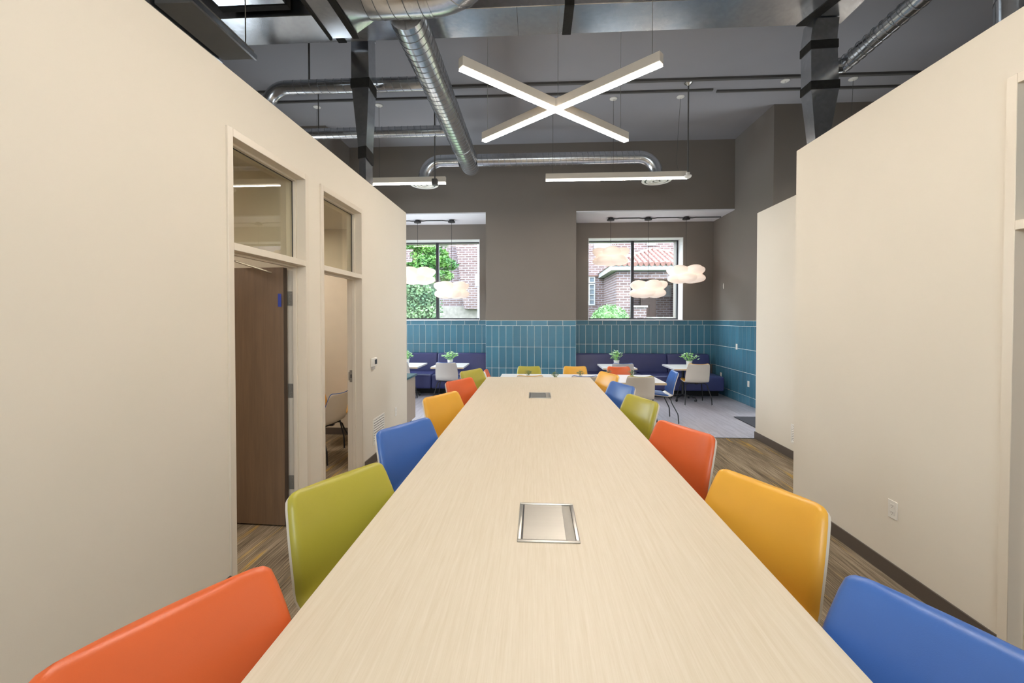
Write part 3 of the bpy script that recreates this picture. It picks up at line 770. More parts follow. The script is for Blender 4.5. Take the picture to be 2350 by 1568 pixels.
for x, z, lb, pm_ in ((-.116, .80, 'tiny plant in front of the lime green far chair', POT), (.326, .79, 'tiny plant in a pale green pot between the two far chairs', POTG),
        (.751, .80, 'tiny plant in front of the yellow far chair', POT), (1.202, .80, 'tiny plant at the left of the orange far chair', POTG), (1.592, .80, 'tiny plant at the right of the orange far chair', POTG)):
    y = 6.78 if pm_ is POTG and x < .5 else 7.05
    plant(lb, (x, y, .70), .062, .085, 44, .028, .028, .062 if pm_ is POTG else .05, LEAF2, pm_, GS)

# ================================================================== PENDANTS IN THE WINDOWS
def cloud_shade():
    """overlapping stretched-fabric petals: the outer skin of two rings of ellipsoids"""
    E_ = []
    for rr, zz, a0, ax, tilt in ((.190, .062, .3, (.268, .222, .114), R(15)), (.175, -.062, .3 + math.pi/5, (.262, .23, .112), R(-6))):
        for k in range(5):
            E_.append((rr, zz, a0 + 2*math.pi*k/5, ax, tilt))
    T = []
    for rr, zz, a, ax, tilt in E_:
        M = Matrix.Diagonal((1/ax[0], 1/ax[1], 1/ax[2])) @ Matrix.Rotation(tilt, 3, 'Y') @ Matrix.Rotation(-a, 3, 'Z')
        T.append((M, M @ -Vector((rr*math.cos(a), rr*math.sin(a), zz))))
    nth, nph = 44, 120; rings = []
    for i in range(1, nth):
        th = math.pi * i / nth; ring = []
        for j in range(nph):
            ph = 2*math.pi*j/nph; d = Vector((math.sin(th)*math.cos(ph), math.sin(th)*math.sin(ph), math.cos(th)*.45)).normalized(); best = .05
            for M, O in T:
                D = M @ d; A = D.dot(D); B = 2*D.dot(O); C_ = O.dot(O) - 1; q = B*B - 4*A*C_
                if q > 0: best = max(best, (-B + math.sqrt(q)) / (2*A))
            ring.append(d * best)
        rings.append(ring)
    o = MB().loft(rings, True).build('shade', SHADE, None, smooth=True); me = o.data; bpy.data.objects.remove(o)
    return me
CLOUD = cloud_shade()
def cloud_lamp(x, z, s, label, yy=9.62):
    t = thing('pendant_lamp', label, 'lamp', (x, yy, 3.945), random.uniform(0, 6), 'cloud pendants in the window bays')
    MB().lathe([(.055, 0), (.055, -.035), (.082, -.037), (.082, -.058), (.07, -.06)], 24).build('canopy', BLACK, t, smooth=True)
    MB().tube([(0, 0, -.05), (0, 0, z + .09 - 3.945)], .004, 6).build('cord', BLACK, t)
    o = inst('shade', CLOUD, t, (0, 0, z - 3.945)); o.scale = (s, s, s * 1.10)
    o['label'] = 'glowing cream petal shade'
cloud_lamp(1.69, 3.07, .93, 'highest cloud shaped pendant, left of the three in right window bay')
cloud_lamp(2.52, 2.335, .93, 'lowest middle cloud shaped pendant in the right window bay')
cloud_lamp(3.35, 2.66, .93, 'rightmost cloud shaped pendant, against the wall beside right window')
cloud_lamp(-2.70, 2.66, .93, 'upper cloud pendant half cut by the left partition end')
cloud_lamp(-1.91, 2.33, .93, 'lower cloud pendant in the left window')
def conduit2(xs, xb, label):
    y, z = 9.62, 3.945; p = MB()
    for i, a in enumerate(xs):
        b = xs[i+1] if i + 1 < len(xs) else None
        lo = [(a + .056, y, z - .022), (a + .13, y, z - .022), (a + .2, y, z - .012)]
        hi = [(b - .2, y, z - .012), (b - .13, y, z - .022), (b - .056, y, z - .022)] if b is not None else ([(xb, y, z - .012)] if xb else None)
        if hi: p.tube(lo + hi, .012, 8)
    tag(p.build('conduit', DARKPL, smooth=True), label, 'conduit', 'black conduits in the window bays')
conduit2([1.69, 2.52, 3.35], 4.10, 'black conduit linking three pendant canopies in the right window bay')
conduit2([-3.5, -2.70, -1.91], None, 'black conduit linking pendant canopies in the left window bay')

# ================================================================== CEILING LAMPS
def rose(mb, x, y): mb.lathe([(.062, 0), (.062, -.008), (.05, -.016), (.012, -.018), (.008, -.035), (.003, -.036)], 20, (x, y, CZ))
def bar_parts(t, p, q, wd=.075, ht=.115):
    p, q = Vector(p), Vector(q); d = (q - p).normalized(); s = d.cross(Vector((0, 0, 1))).normalized() * wd/2
    up = Vector((0, 0, ht))
    lo = Vector((0, 0, .024))
    MB().hexa([p - s + lo, p + s + lo, q + s + lo, q - s + lo], [p - s + up, p + s + up, q + s + up, q - s + up]).build('housing', HOUSING, t, bevel=.002, seg=1)
    k = s * .92; e = d * .003; u2 = Vector((0, 0, .026)); u1 = Vector((0, 0, .002))
    MB().hexa([p - k + e + u1, p + k + e + u1, q + k - e + u1, q - k - e + u1], [p - k + e + u2, p + k + e + u2, q + k - e + u2, q - k - e + u2]).build('diffuser_rim', RIMM, t)
    MB().hexa([p - k + e, p + k + e, q + k - e, q - k - e], [p - k + e + u1, p + k + e + u1, q + k - e + u1, q - k - e + u1]).build('lens', LENSM, t)
def cross_pendant(dy, label):
    t = thing('cross_pendant', label, 'lamp', (0, 0, 0), 0, 'crossed bar pendants')
    Y = lambda p: (p[0], p[1] + dy, p[2])
    a, b, c, d = Y((-.690, 3.915, 4.0)), Y((1.190, 5.630, 4.0)), Y((1.145, 3.945, 4.0)), Y((-.672, 5.530, 4.0))
    bar_parts(t, a, b); bar_parts(t, c, d)
    for k, (x, y) in enumerate(((-.616, 5.48), (1.093, 5.535), (1.08, 4.01), (.25, 4.75))):
        if dy and x < 0: continue
        zt = 5.0 if k == 3 and not dy else CZ - .03
        MB().tube([(x, y + dy, 4.115), (x, y + dy, zt)], .0022, 5).build('wire', STEEL, t)
        if zt == 5.0: continue
        mb = MB(); rose(mb, x, y + dy); mb.build('canopy', WHITEPL, t, smooth=True)
cross_pendant(0, 'large glowing X shaped bar pendant above the long table')
cross_pendant(-3.05, 'unseen X shaped bar pendant added to light the near half of the long table')  # out of view, added to light the near table and walls
def bar_lamp(x0, x1, y, z, xs, label):
    t = thing('linear_pendant', label, 'lamp', (x0, y, z), 0, 'straight bar pendants')
    bar_parts(t, (0, 0, 0), (x1 - x0, 0, 0), .07, .115)
    for i, x in enumerate(xs):
        pts = [(x - x0, 0, CZ - z - .03), (x - x0, 0, .115)]
        if i == len(xs) - 1: pts = [(x - x0, 0, CZ - z - .03), (x - x0 - .02, .01, 1.0), (x - x0 - .05, .01, .45), (x - x0 - .06, 0, .25), (x - x0 - .02, 0, .115)]
        MB().tube(pts, .0032, 5).build('cord', GREYMET, t)
        mb = MB(); rose(mb, x - x0, 0); 
        mb.v = [(v[0], v[1], v[2] - z) for v in mb.v]; mb.build('canopy', WHITEPL, t, smooth=True)
bar_lamp(.178, 2.556, 7.288, 4.045, (.30, 1.32, 2.432), 'long glowing bar pendant right of the pier, below the curved duct')
bar_lamp(-3.93, -1.548, 7.288, 4.03, (-3.83, -2.72, -1.70), 'glowing bar pendant partly hidden by the left square duct')
bar_lamp(4.15, 6.3, 6.89, 3.55, (4.30, 4.92), 'bar pendant hidden behind the right partition, only its cord shows')
# rods with devices
t = thing('ceiling_sensor', 'rod hung device with white dome beside the right bar pendant', 'sensor', (2.412, 6.866, 0), 0)
MB().tube([(0, 0, 3.95), (0, 0, CZ - .01)], .011, 10).build('rod', GREYMET, t); mb = MB(); mb.lathe([(.06, 0), (.06, -.01), (.03, -.03), (.015, -.05)], 18, (0, 0, CZ)); mb.build('canopy', STEEL, t, smooth=True)
MB().lathe([(.03, .07), (.03, .03), (.055, .025), (.055, .008), (.04, -.012), (.015, -.024)], 18, (0, 0, 3.93)).build('dome', WHITEPL, t, smooth=True)
t = thing('ceiling_sensor', 'rod hung dark box device over the left bar pendant', 'sensor', (-1.638, 6.866, 0), 0)
MB().tube([(0, 0, 3.95), (0, 0, CZ - .01)], .011, 10).build('rod', GREYMET, t)
MB().box(-.045, .045, -.045, .045, 3.87, 3.97).build('housing', GREYMET, t, bevel=.01); mb = MB(); mb.lathe([(.06, 0), (.06, -.01), (.015, -.05)], 18, (0, 0, CZ)); mb.build('canopy', STEEL, t, smooth=True)
for x, y, lb in ((3.70, 6.886, 'small white ceiling disc right of the bar lamp, left of the square duct'),):
    mb = MB(); rose(mb, 0, 0); mb.v = [(v[0], v[1], v[2] - CZ) for v in mb.v]
    o = mb.build('ceiling_disc', WHITEPL, smooth=True, loc=(3.899, y, CZ)); tag(o, lb, 'ceiling disc')

def added_panel_light(x, y, label):  # unseen lamps, added so the offices behind the doorways are lit
    t = thing('added_panel_light', label, 'lamp', (x, y, 2.98), 0, 'added office ceiling panels')
    MB().box(-.31, .31, -.61, .61, -.03, -.001).build('frame', WHITEPL, t); MB().box(-.29, .29, -.59, .59, -.034, -.03).build('lens', PANELM, t)
added_panel_light(-3.6, 2.0, 'unseen panel lamp added to light the near left office')
added_panel_light(-3.6, 4.8, 'unseen panel lamp added to light the far left office')

# ================================================================== DUCTS
def ringset(c0, c1, r, pitch, lean, name, par, n=24, tr=.004):
    """raised lock seams wound round a round duct"""
    c0, c1 = Vector(c0), Vector(c1); t = (c1 - c0).normalized(); u = t.orthogonal().normalized(); v = t.cross(u)
    L = (c1 - c0).length; k = int(L / pitch); steps = k * n
    pts = [c0 + t * (L * i/steps) + (u * math.cos(2*math.pi*i/n) + v * math.sin(2*math.pi*i/n)) * (r + .0008) for i in range(steps + 1)]
    MB().tube(pts, tr, 4).build(name, SEAM, par)
def duct(label, group=None): return thing('air_duct', label, 'duct', (0, 0, 0), 0, group)
GD = 'galvanised ceiling ducts'
# main spiral duct running away from the camera
ZD = 4.72
t = duct('large round spiral duct running from the front to the window end', GD)
MB().tube([(-1.28, 4.15, ZD), (-1.28, 8.42, ZD)], .18, 40).build('pipe', GALV, t, smooth=True)
ringset((-1.28, 4.2, ZD), (-1.28, 8.40, ZD), .18, .105, 0, 'spiral_seam', t, 32, .0035)
MB().lathe([(.188, -.02), (.188, .02)], 40).build('coupling', GALV, t, smooth=True, loc=(-1.28, 7.35, ZD), rot=(R(90), 0, 0))
# cross branch with elbows and diffusers
t = duct('round branch duct across the window end, elbow at each end', GD)
ya = 8.10; re_ = .34
R1 = arc((1.93, ya, ZD - re_), re_, math.pi/2, 0, 12, (1, 0, 0), (0, 0, 1))
L1 = arc((-1.80, ya, ZD - re_), re_, math.pi/2, 0, 12, (-1, 0, 0), (0, 0, 1))
MB().tube([(-1.10, ya, ZD), (1.93, ya, ZD)], .115, 28).build('pipe', GALV, t, smooth=True)
MB().tube([(-1.46, ya, ZD), (-1.80, ya, ZD)], .115, 28).build('pipe', GALV, t, smooth=True)
MB().tube(R1 + [(2.27, ya, 4.30)], .115, 28).build('elbow', GALV, t, smooth=True)
MB().tube(L1 + [(-2.14, ya, 4.30)], .115, 28).build('elbow', GALV, t, smooth=True)
ringset((-1.05, ya, ZD), (1.9, ya, ZD), .115, .105, 0, 'spiral_seam', t, 24, .003)
for x, lb in ((2.27, 'round white ring diffuser below the right bar pendant'), (-2.14, 'round white ring diffuser below the left bar pendant')):
    d = thing('ceiling_diffuser', lb, 'diffuser', (x, ya, 4.27), 0, 'round air diffusers')
    MB().lathe([(.12, .06), (.12, .03), (.27, .012), (.27, .0), (.222, -.002), (.218, .010), (.11, .020)], 40).build('rim', WHITEPL, d, smooth=True)
    for r0, r1 in ((.188, .142), (.112, .074)):
        MB().lathe([(r0, .004), (r0, -.006), (r1, -.010), (r1, .0)], 40).build('cone_ring', WHITEPL, d, smooth=True)
    MB().lathe([(.046, .004), (.046, -.010), (.004, -.014)], 32).build('centre_disc', WHITEPL, d, smooth=True)
    MB().lathe([(.222, .004), (.222, .008), (.01, .010)], 40).build('throat', DARKPL, d)
# left branches
t = duct('upper left round branch duct with elbow bending behind the partition', GD)
e1 = arc((-3.25, 5.42, ZD - .26), .26, math.pi/2, 0, 12, (-1, 0, 0), (0, 0, 1))
MB().tube([(-1.44, 5.42, ZD), (-3.25, 5.42, ZD)], .085, 24).build('pipe', GALV, t, smooth=True)
MB().tube(e1 + [(-3.51, 5.42, 3.3)], .085, 24).build('elbow', GALV, t, smooth=True)
ringset((-1.50, 5.42, ZD), (-3.22, 5.42, ZD), .085, .105, 0, 'spiral_seam', t, 20, .003)
MB().tube([(-2.95, 5.42, ZD + .08), (-2.95, 5.42, CZ)], .012, 8).build('hanger_rod', GREYMET, t)
t = duct('lower left round branch duct, second one back', GD)
MB().tube([(-1.44, 6.80, ZD), (-4.6, 6.80, ZD)], .085, 24).build('pipe', GALV, t, smooth=True)
ringset((-1.50, 6.80, ZD), (-4.55, 6.80, ZD), .085, .105, 0, 'spiral_seam', t, 20, .003)
MB().tube([(-3.55, 6.80, ZD + .08), (-3.55, 6.80, CZ)], .008, 8).build('hanger_rod', GREYMET, t)
# big rectangular trunk across the room
t = duct('wide rectangular trunk duct across the ceiling near the camera', GD)
MB().box(-4.2, 3.42, 4.53, 4.99, 5.0, 5.36).build('trunk', GALV, t, bevel=.006, seg=1)
for x, w_, sk in ((.36, .05, .0), (3.0, .06, .12), (-2.3, .05, .0)):
    MB().hexa([(x - w_ + sk, 4.525, 4.992), (x + w_ + sk, 4.525, 4.992), (x + w_, 4.995, 4.992), (x - w_, 4.995, 4.992)],
              [(x - w_ + sk, 4.525, 5.001), (x + w_ + sk, 4.525, 5.001), (x + w_, 4.995, 5.001), (x - w_, 4.995, 5.001)]).build('tape_band', TAPE, t)
    MB().box(x - w_ + sk, x + w_ + sk, 4.522, 4.531, 4.992, 5.36).build('tape_band', TAPE, t)
MB().box(-.2, -.195, 4.53, 4.99, 4.997, 5.001).build('sheet_seam', GREYMET, t)
# dropped square duct, left
def drop(label, rows, tapes):
    """rows: (z, x0, x1, y0, y1) from the top down"""
    t = duct(label, GD)
    rings = [[(a, c_, z), (b, c_, z), (b, d, z), (a, d, z)] for z, a, b, c_, d in rows]
    MB().loft(rings, True).build('sheet_body', GALV, t)
    for z, hh in tapes:
        for k in range(len(rows) - 1):
            z0, z1 = rows[k][0], rows[k+1][0]
            if z1 <= z <= z0:
                f = (z0 - z)/(z0 - z1); v = [rows[k][i]*(1-f) + rows[k+1][i]*f for i in range(1, 5)]
        g = .007; a, b, c_, d = v
        MB().hexa([(a-g, c_-g, z-hh), (b+g, c_-g, z-hh*.8), (b+g, d+g, z-hh*1.2), (a-g, d+g, z-hh)], [(a-g, c_-g, z+hh), (b+g, c_-g, z+hh*1.2), (b+g, d+g, z+hh*.9), (a-g, d+g, z+hh)]).build('tape_band', TAPE, t)
    return t
drop('square galvanised duct dropping behind the left partition', [(5.2, -2.24, -2.03, 5.08, 5.31), (4.58, -2.24, -2.02, 5.08, 5.31), (3.72, -2.155, -2.065, 5.09, 5.31), (3.66, -2.15, -2.07, 5.09, 5.31), (3.03, -2.16, -2.06, 5.09, 5.31)], [(4.56, .055), (3.72, .07)])
MB().box(-2.24, -2.03, 4.992, 5.34, 5.2, 5.36).build('duct_boot', GALV, bpy.data.objects['air_duct.005'] if 'air_duct.005' in bpy.data.objects else t)
drop('dark square galvanised duct dropping behind the right partition', [(4.99, 3.05, 3.32, 4.86, 5.04), (4.78, 3.02, 3.30, 4.86, 5.04), (4.22, 3.03, 3.325, 4.86, 5.04), (3.60, 3.085, 3.215, 4.86, 5.0), (3.17, 3.105, 3.20, 4.87, 5.0)], [(4.70, .045), (4.26, .045)])
t = duct('round spiral duct running from the right square duct over the partition', GD)
p0, p1 = Vector((3.43, 4.95, 4.52)), Vector((3.33, 2.6, 4.52))
MB().tube([(3.30, 4.96, 4.50), p0, p1], .085, 24).build('pipe', GALV, t, smooth=True)
ringset(p0, p1, .085, .105, 0, 'spiral_seam', t, 20, .003)
t = duct('round riser duct at the top right edge', GD)
MB().tube([(3.62, 3.45, 3.03), (3.62, 3.45, CZ)], .10, 24).build('pipe', GALV, t, smooth=True)
ringset((3.62, 3.45, 3.1), (3.62, 3.45, CZ), .10, .18, 0, 'spiral_seam', t, 20, .003)
# big round header and plenum near the camera
t = duct('fat round header duct with elbow, top of the frame', GD)
MB().tube([(-1.55, 3.86, 4.79), (-.98, 3.86, 4.79)], .29, 40).build('pipe', GALV, t, smooth=True)
ringset((-1.53, 3.86, 4.79), (-.99, 3.86, 4.79), .29, .115, 0, 'spiral_seam', t, 32, .004)
eb = arc((-.98, 3.42, 4.79), .44, math.pi/2, 0, 8, (1, 0, 0), (0, 1, 0))
MB().tube(eb + [(-.54, 3.0, 4.83), (-.52, 1.2, 4.9)], .285, 40).build('elbow', GALV, t, smooth=True)
for q in (0, 3, 5): 
    a, b = eb[q], eb[q + 1]; MB().tube([a, a + (b - a)*.25], .292, 40).build('elbow_joint', GALV, t, smooth=True)
t = duct('square plenum duct with black sealant joining the fat round header', GD)
MB().box(-2.06, -1.79, 1.0, 4.22, 4.53, 5.1).build('plenum', GALV, t, bevel=.004, seg=1)
n = 40; sq = []; cr_ = []
for j in range(n):
    a = 2*math.pi*j/n; c_, s_ = math.cos(a), math.sin(a); k = .29 / max(abs(c_), abs(s_)); k2 = min(k, 1)
    sq.append((-1.79, 3.86 + c_*k*1.1, 4.80 + max(-.262, min(.28, s_*k)))); cr_.append((-1.555, 3.86 + c_*.29, 4.79 + s_*.29))
MB().loft([sq, cr_], False).build('transition', GALV, t, smooth=True)
MB().hexa([(-1.87, 1.0, 4.522), (-1.78, 1.0, 4.522), (-1.78, 4.226, 4.522), (-1.84, 4.226, 4.522)], [(-1.87, 1.0, 4.532), (-1.78, 1.0, 4.532), (-1.78, 4.226, 4.532), (-1.84, 4.226, 4.532)]).build('tape_band', TAPE, t)
MB().box(-2.08, -2.055, 1.0, 4.226, 4.515, 4.56).build('tape_band', TAPE, t)
t = duct('flat rectangular duct at the top left edge', GD)
MB().box(-3.35, -2.62, 2.6, 4.42, 5.0, 5.3).build('trunk', GALV, t, bevel=.004, seg=1)
MB().box(-3.36, -2.61, 4.36, 4.43, 4.99, 5.31).build('tape_band', TAPE, t)
UNITM = mat('grey_unit_casing', '#8d8a85', .45, var=.03)
t = thing('ceiling_unit', 'slim dark air unit hung along the left partition top', 'air unit', (-3.10, 3.90, 4.4))
MB().box(-.17, .17, -.40, .40, 0, .09).build('housing', UNITM, t, bevel=.004, seg=1)
MB().box(-.23, -.19, -.42, .43, -.01, .06).build('side_rail', GALV, t); MB().box(.165, .19, -.42, .42, .0, .05).build('side_rail', GALV, t)
MB().tube([(-.15, -.3, .09), (-.15, -.3, .599)], .006, 6).build('hanger_rod', STEEL, t); MB().tube([(.15, .3, .09), (.15, .3, .599)], .006, 6).build('hanger_rod', STEEL, t)

# ================================================================== WALL FITTINGS
def outlet(name, label, M, kind_='outlet', cat='outlet', wd=.072, ht=.116):
    """local: x along the wall, y out of the wall, z up"""
    t = thing(name, label, cat); t.matrix_local = M
    MB().box(-wd/2, wd/2, 0, .006, -ht/2, ht/2).build('cover_plate', WHITEPL, t, bevel=.002, seg=1)
    if kind_ == 'outlet':
        for z in (-.022, .022):
            r = MB().box(-.017, .017, .006, .0085, z - .015, z + .015).build('receptacle', WHITEPL, t, bevel=.002, seg=1)
            MB().box(-.008, -.0055, .0085, .0088, z - .002, z + .008).box(.0055, .008, .0085, .0088, z - .002, z + .008).box(-.002, .002, .0085, .0088, z - .011, z - .007).build('slot', DARKPL, r)
    else:
        MB().box(-.016, .016, .006, .009, -.033, .033).build('rocker', WHITEPL, t, bevel=.002, seg=1)
    return t
ML = lambda y, z: Matrix.Translation((XL, y, z)) @ Matrix.Rotation(R(-90), 4, 'Z')
MR = lambda x, y, z: Matrix.Translation((x, y, z)) @ Matrix.Rotation(R(90), 4, 'Z')
outlet('wall_outlet', 'white duplex outlet on the right partition above the baseboard', MR(XR, 2.865, .452))
outlet('wall_outlet', 'cream outlet low on the left partition near its far end', ML(5.62, .43))
outlet('wall_switch', 'white switch on the blue tiled wall, the upper plate', MR(X3 - .009, 8.90, 1.11), 'switch', 'switch')
outlet('wall_switch', 'white plate on the blue tiled wall, lower and nearer one', MR(X3 - .009, 8.41, .42), 'switch', 'switch')
outlet('wall_outlet', 'white outlet on the tiled wall just above the bench end', MR(X3 - .009, 9.62, .43))
outlet('wall_switch', 'thin taupe plate high on the right cafe wall', MR(X3, 9.55, 2.40), 'switch', 'switch', .03, .12)
t = thing('thermostat', 'small white thermostat with dark screen on the left partition', 'thermostat'); t.matrix_local = ML(4.83, 1.18)
MB().box(-.075, .075, 0, .026, -.045, .055).build('case', WHITEPL, t, bevel=.006); MB().box(-.06, .01, .026, .027, -.02, .035).build('screen', DARKPL, t); MB().box(-.02, .06, .0, .02, -.075, -.046).build('sensor_block', GREYSH, t, bevel=.003, seg=1)
def vent(label, M, wd, ht, n):
    t = thing('wall_vent', label, 'vent', group='louvred wall grilles'); t.matrix_local = M
    f = .022; fr = MB().box(-wd/2, wd/2, 0, .008, ht/2 - f, ht/2).box(-wd/2, wd/2, 0, .008, -ht/2, -ht/2 + f).box(-wd/2, -wd/2 + f, 0, .008, -ht/2 + f, ht/2 - f).box(wd/2 - f, wd/2, 0, .008, -ht/2 + f, ht/2 - f)
    fr.build('frame', WHITEPL, t, bevel=.002, seg=1); MB().box(-wd/2 + f, wd/2 - f, .0, .001, -ht/2 + f, ht/2 - f).build('duct_opening', DARKPL, t)
    st_ = (ht - 2*f)/n; sm = None
    for k in range(n):
        z = -ht/2 + f + st_*(k + .5)
        if sm is None:
            q = st_ * .16
            o = MB().hexa([(-wd/2 + f, .001, q), (wd/2 - f, .001, q), (wd/2 - f, .010, -st_*.34), (-wd/2 + f, .010, -st_*.34)], [(-wd/2 + f, .001, q + .0025), (wd/2 - f, .001, q + .0025), (wd/2 - f, .010, -st_*.34 + .0025), (-wd/2 + f, .010, -st_*.34 + .0025)]).build('louvre', WHITEPL, t, loc=(0, 0, z)); sm = o.data
        else: inst('louvre', sm, t, (0, 0, z))
vent('white louvred grille low on the left partition', ML(5.0, .36), .37, .31, 9)
vent('white louvred grille on the far right partition, half hidden by the near corner', MR(XR2, 5.12, .305), .31, .23, 9)

# ================================================================== OUTSIDE
box('ground_outside', PAVE, -40, 40, 10.8, 60, .4, .6, kind='structure')
box('ground_lawn', LAWN, -30, 30, 14.5, 40, .6, 1.2, kind='structure')
def pt(mb, x0, x1, y0, y1, z0, z1): return mb.box(x0, x1, y0, y1, z0, z1)
h = thing('brick_house', 'weathered brick house with tiled porch seen through the right window', 'building')
ww = MB(); ww.box(1.0, 3.0, 24, 30, 1.2, 9); ww.box(3.0, 3.36, 24, 30, 4.02, 9).box(3.0, 3.36, 24, 30, 1.2, 2.42).box(3.36, 14, 24, 30, 1.2, 9)
ww.build('wall', BRICK, h)
def hwin(par, x0, x1, y, z0, z1, nx, nz, pane=HGLASS):
    fr = MB(); f = .06
    fr.box(x0, x1, y - .06, y + .1, z0, z0 + f).box(x0, x1, y - .06, y + .1, z1 - f, z1).box(x0, x0 + f, y - .06, y + .1, z0 + f, z1 - f).box(x1 - f, x1, y - .06, y + .1, z0 + f, z1 - f)
    for k in range(1, nx): x = x0 + (x1-x0)*k/nx; fr.box(x - .02, x + .02, y - .04, y + .06, z0 + f, z1 - f)
    for k in range(1, nz): z = z0 + (z1-z0)*k/nz; fr.box(x0 + f, x1 - f, y - .04, y + .06, z - .02, z + .02)
    o = fr.build('window', WTRIM, par); box('window_pane', pane, x0 + f, x1 - f, y, y + .03, z0 + f, z1 - f, o)
hwin(h, 3.0, 3.36, 24.0, 2.42, 3.62, 1, 4); hwin(h, 3.0, 3.36, 24.0, 3.66, 4.02, 1, 1)
hwin(h, 3.28, 4.2, 23.98, 5.6, 7.2, 1, 1, BLIND); hwin(h, 6.2, 6.7, 23.98, 5.72, 6.9, 1, 1, BLIND)
MB().box(2.9, 3.55, 23.9, 24.02, 4.02, 4.12).build('lintel', HDOOR, h)
# porch: side wall, back wall, low wall, roof
pw = MB(); pw.box(3.85, 4.65, 20.3, 24, 1.2, 3.9); pw.box(8.2, 8.6, 20.3, 24, 1.2, 3.9); pw.box(4.65, 8.6, 20.4, 20.9, 3.55, 3.9)
pw.build('porch_wall', BRICK, h)
lw = MB().box(4.62, 5.2, 20.1, 20.5, 1.2, 2.2).box(6.9, 8.6, 20.1, 20.5, 1.2, 2.2).build('porch_low_wall', BRICK, h)
MB().box(4.58, 5.24, 20.0, 20.6, 2.2, 2.28).box(6.86, 8.6, 20.0, 20.6, 2.2, 2.28).build('wall_cap', WTRIM, h)
MB().box(4.65, 8.6, 20.4, 24, 1.5, 1.75).build('porch_floor', STONE, h)
dd = MB().box(5.86, 6.70, 23.86, 23.99, 1.76, 3.46).build('front_door', HDOOR, h)
for z0, z1 in ((1.9, 2.45), (2.6, 3.3)):
    for x0 in (5.95, 6.32): box('door_panel', HDOOR, x0, x0 + .29, 23.83, 23.86, z0, z1, dd)
hwin(h, 5.2, 5.78, 23.98, 3.0, 4.02, 3, 2, AMBER); hwin(h, 7.05, 7.55, 23.98, 2.9, 3.52, 2, 2, BLIND)
MB().box(3.55, 8.7, 19.95, 24, 3.93, 4.17).build('eaves', WTRIM, h)
AX, AY, AZ, EX0, EX1 = 6.05, 22.4, 5.22, 3.5, 8.75
rf = MB().add([(EX0, 19.9, 4.17), (EX1, 19.9, 4.17), (EX1, 24, 4.17), (EX0, 24, 4.17), (AX, AY, AZ), (AX, 24, AZ)], [(0, 1, 4), (1, 2, 5, 4), (3, 0, 4, 5), (0, 3, 2, 1), (2, 3, 5)]).build('porch_roof', TERRA, h)
for i in range(21):
    x = EX0 + .12 + i * .25
    f_ = (x - EX0)/(AX - EX0) if x < AX else (EX1 - x)/(EX1 - AX)
    p0, p1 = Vector((x, 19.80, 4.19)), Vector((x, 19.9 + (AY - 19.9)*f_, 4.17 + (AZ - 4.17)*f_ + .03)); k = max(1, int((p1 - p0).length/.38)); pts = []; rr = []
    for j in range(k):
        for f, r_ in ((0, .105), (.98, .085)): pts.append(p0.lerp(p1, (j + f)/k)); rr.append(r_)
    MB().tube(pts, rr, 8).build('roof_tile_column', TERRA, rf)
MB().tube([(EX0, 19.9, 4.24), (AX, AY, AZ + .06), (EX1, 19.9, 4.24)], .11, 8).build('ridge', TERRA, rf)
h2 = thing('brick_house', 'dusky brick house with stone base seen through the left window', 'building')
MB().box(-9, -2.6, 23.5, 30, 2.35, 9).build('wall', BRICK2, h2); MB().box(-9.1, -2.5, 23.4, 30, 1.2, 2.35).build('stone_base', STONE, h2)
MB().hexa([(-3.9, 23.1, 2.2), (-2.7, 23.1, 2.2), (-2.7, 23.5, 2.2), (-3.9, 23.5, 2.2)], [(-4.6, 23.1, 7.5), (-3.3, 23.1, 7.5), (-3.3, 23.5, 7.5), (-4.6, 23.5, 7.5)]).build('chimney_breast', BRICK, h2)
MB().tube([(-2.95, 23.3, 1.3), (-2.95, 23.3, 4.4)], .05, 8).build('downpipe', BLACK, h2)
p = thing('street_post', 'white post at the right edge of the left window view', 'post', (-1.87, 14.0, .6))
MB().box(-.05, .05, -.05, .05, 0, 3.6).build('shaft', WTRIM, p); MB().box(-.12, .06, -.06, .06, 2.15, 2.55).build('sign_box', WTRIM, p)
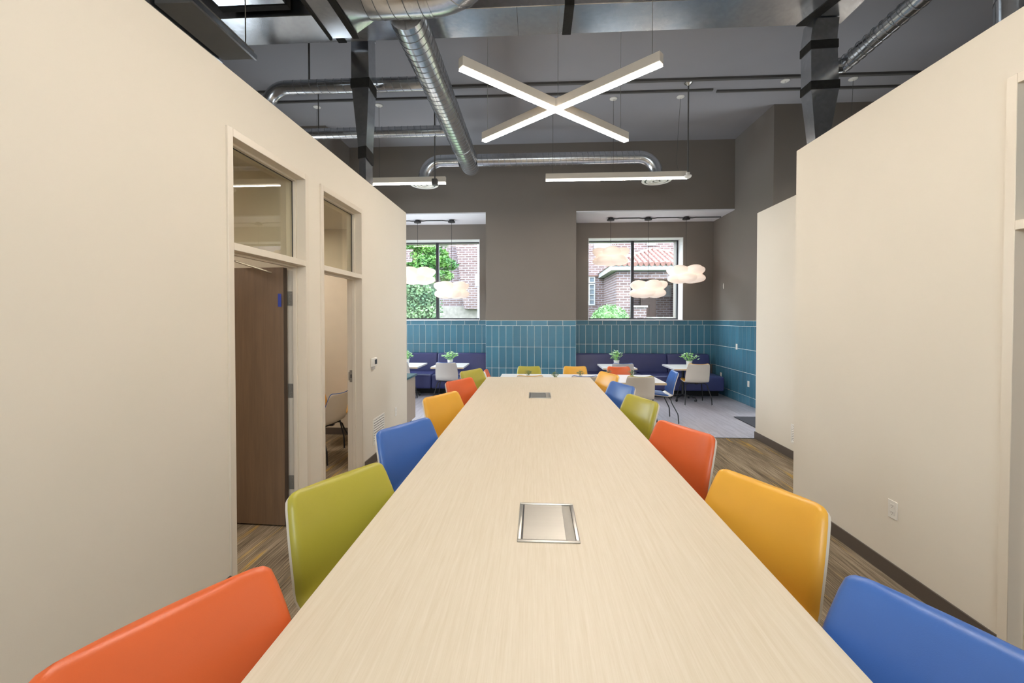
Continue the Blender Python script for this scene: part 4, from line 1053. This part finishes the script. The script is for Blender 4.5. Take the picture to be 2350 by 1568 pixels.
def leaf_cloud(n, blobs, size, flat=.3):
    mb = MB(); tot = sum(b[1]**2 for b in blobs)
    for c, r, sq in blobs:
        for _ in range(int(n * r*r/tot)):
            d = Vector((random.gauss(0, 1), random.gauss(0, 1), random.gauss(0, 1))).normalized(); q = Vector(c) + Vector((d.x, d.y, d.z*sq)) * r * random.uniform(.72, 1.05)
            u = Vector((random.gauss(0, 1), random.gauss(0, 1), random.gauss(0, .6))).normalized(); s = u.orthogonal().normalized()
            s = Matrix.Rotation(random.uniform(0, 6.28), 3, u) @ s; k = size*random.uniform(.6, 1.4)
            mb.add([q - u*k, q + s*k*.45, q + u*k, q - s*k*.45], [(0, 1, 2, 3)])
    return mb
t = thing('tree', 'bright feathery green tree outside the left window', 'tree', (-5.2, 18, 1.2))
bl = []
for i in range(70):
    zz = random.uniform(1.5, 4.7); bl.append(((random.uniform(-1.7, 1.55 - .25*max(0, 2.6 - zz)), random.uniform(-.6, .6), zz), random.uniform(.34, .6), .42))
leaf_cloud(26000, bl, .075).build('foliage', TREEL, t)
MB().tube([(0, 0, -.1), (.05, 0, 2.5), (0, .05, 6)], [.16, .12, .04], 10).build('trunk', BARK, t, smooth=True)
hd = MB()
for i in range(9000):
    x, y, z = random.uniform(-8.2, -3.6), random.uniform(15.6, 16.6), random.uniform(.6, 3.25)
    if random.random() < .75: y = 15.6 + random.uniform(-.08, .08)
    if x > -4.2 and z > 3.2 - (x + 4.2)*1.2: continue
    u = Vector((random.gauss(0, 1), random.gauss(0, .6), random.gauss(0, 1))).normalized(); s = u.orthogonal().normalized(); k = .055*random.uniform(.6, 1.5)
    hd.add([(x - u.x*k, y - u.y*k, z - u.z*k), (x + s.x*k*.7, y + s.y*k*.7, z + s.z*k*.7), (x + u.x*k, y + u.y*k, z + u.z*k), (x - s.x*k*.7, y - s.y*k*.7, z - s.z*k*.7)], [(0, 1, 2, 3)])
t = thing('hedge', 'grey green ivy hedge below the tree, left window', 'hedge', (0, 0, 0))
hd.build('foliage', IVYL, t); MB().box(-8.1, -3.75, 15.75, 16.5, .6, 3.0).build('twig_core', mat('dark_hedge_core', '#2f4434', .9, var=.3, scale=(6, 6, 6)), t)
t = thing('shrub', 'round pale green shrub at the bottom of the right window', 'shrub', (2.8, 16, 1.2))
leaf_cloud(5000, [((0, 0, .25), .72, 1.0)], .045).build('foliage', BUSHL, t)
MB().lathe([(.05, 0), (.5, .05), (.62, .3), (.5, .65), (.1, .85)], 16).build('twig_core', BUSHL, t, smooth=True)
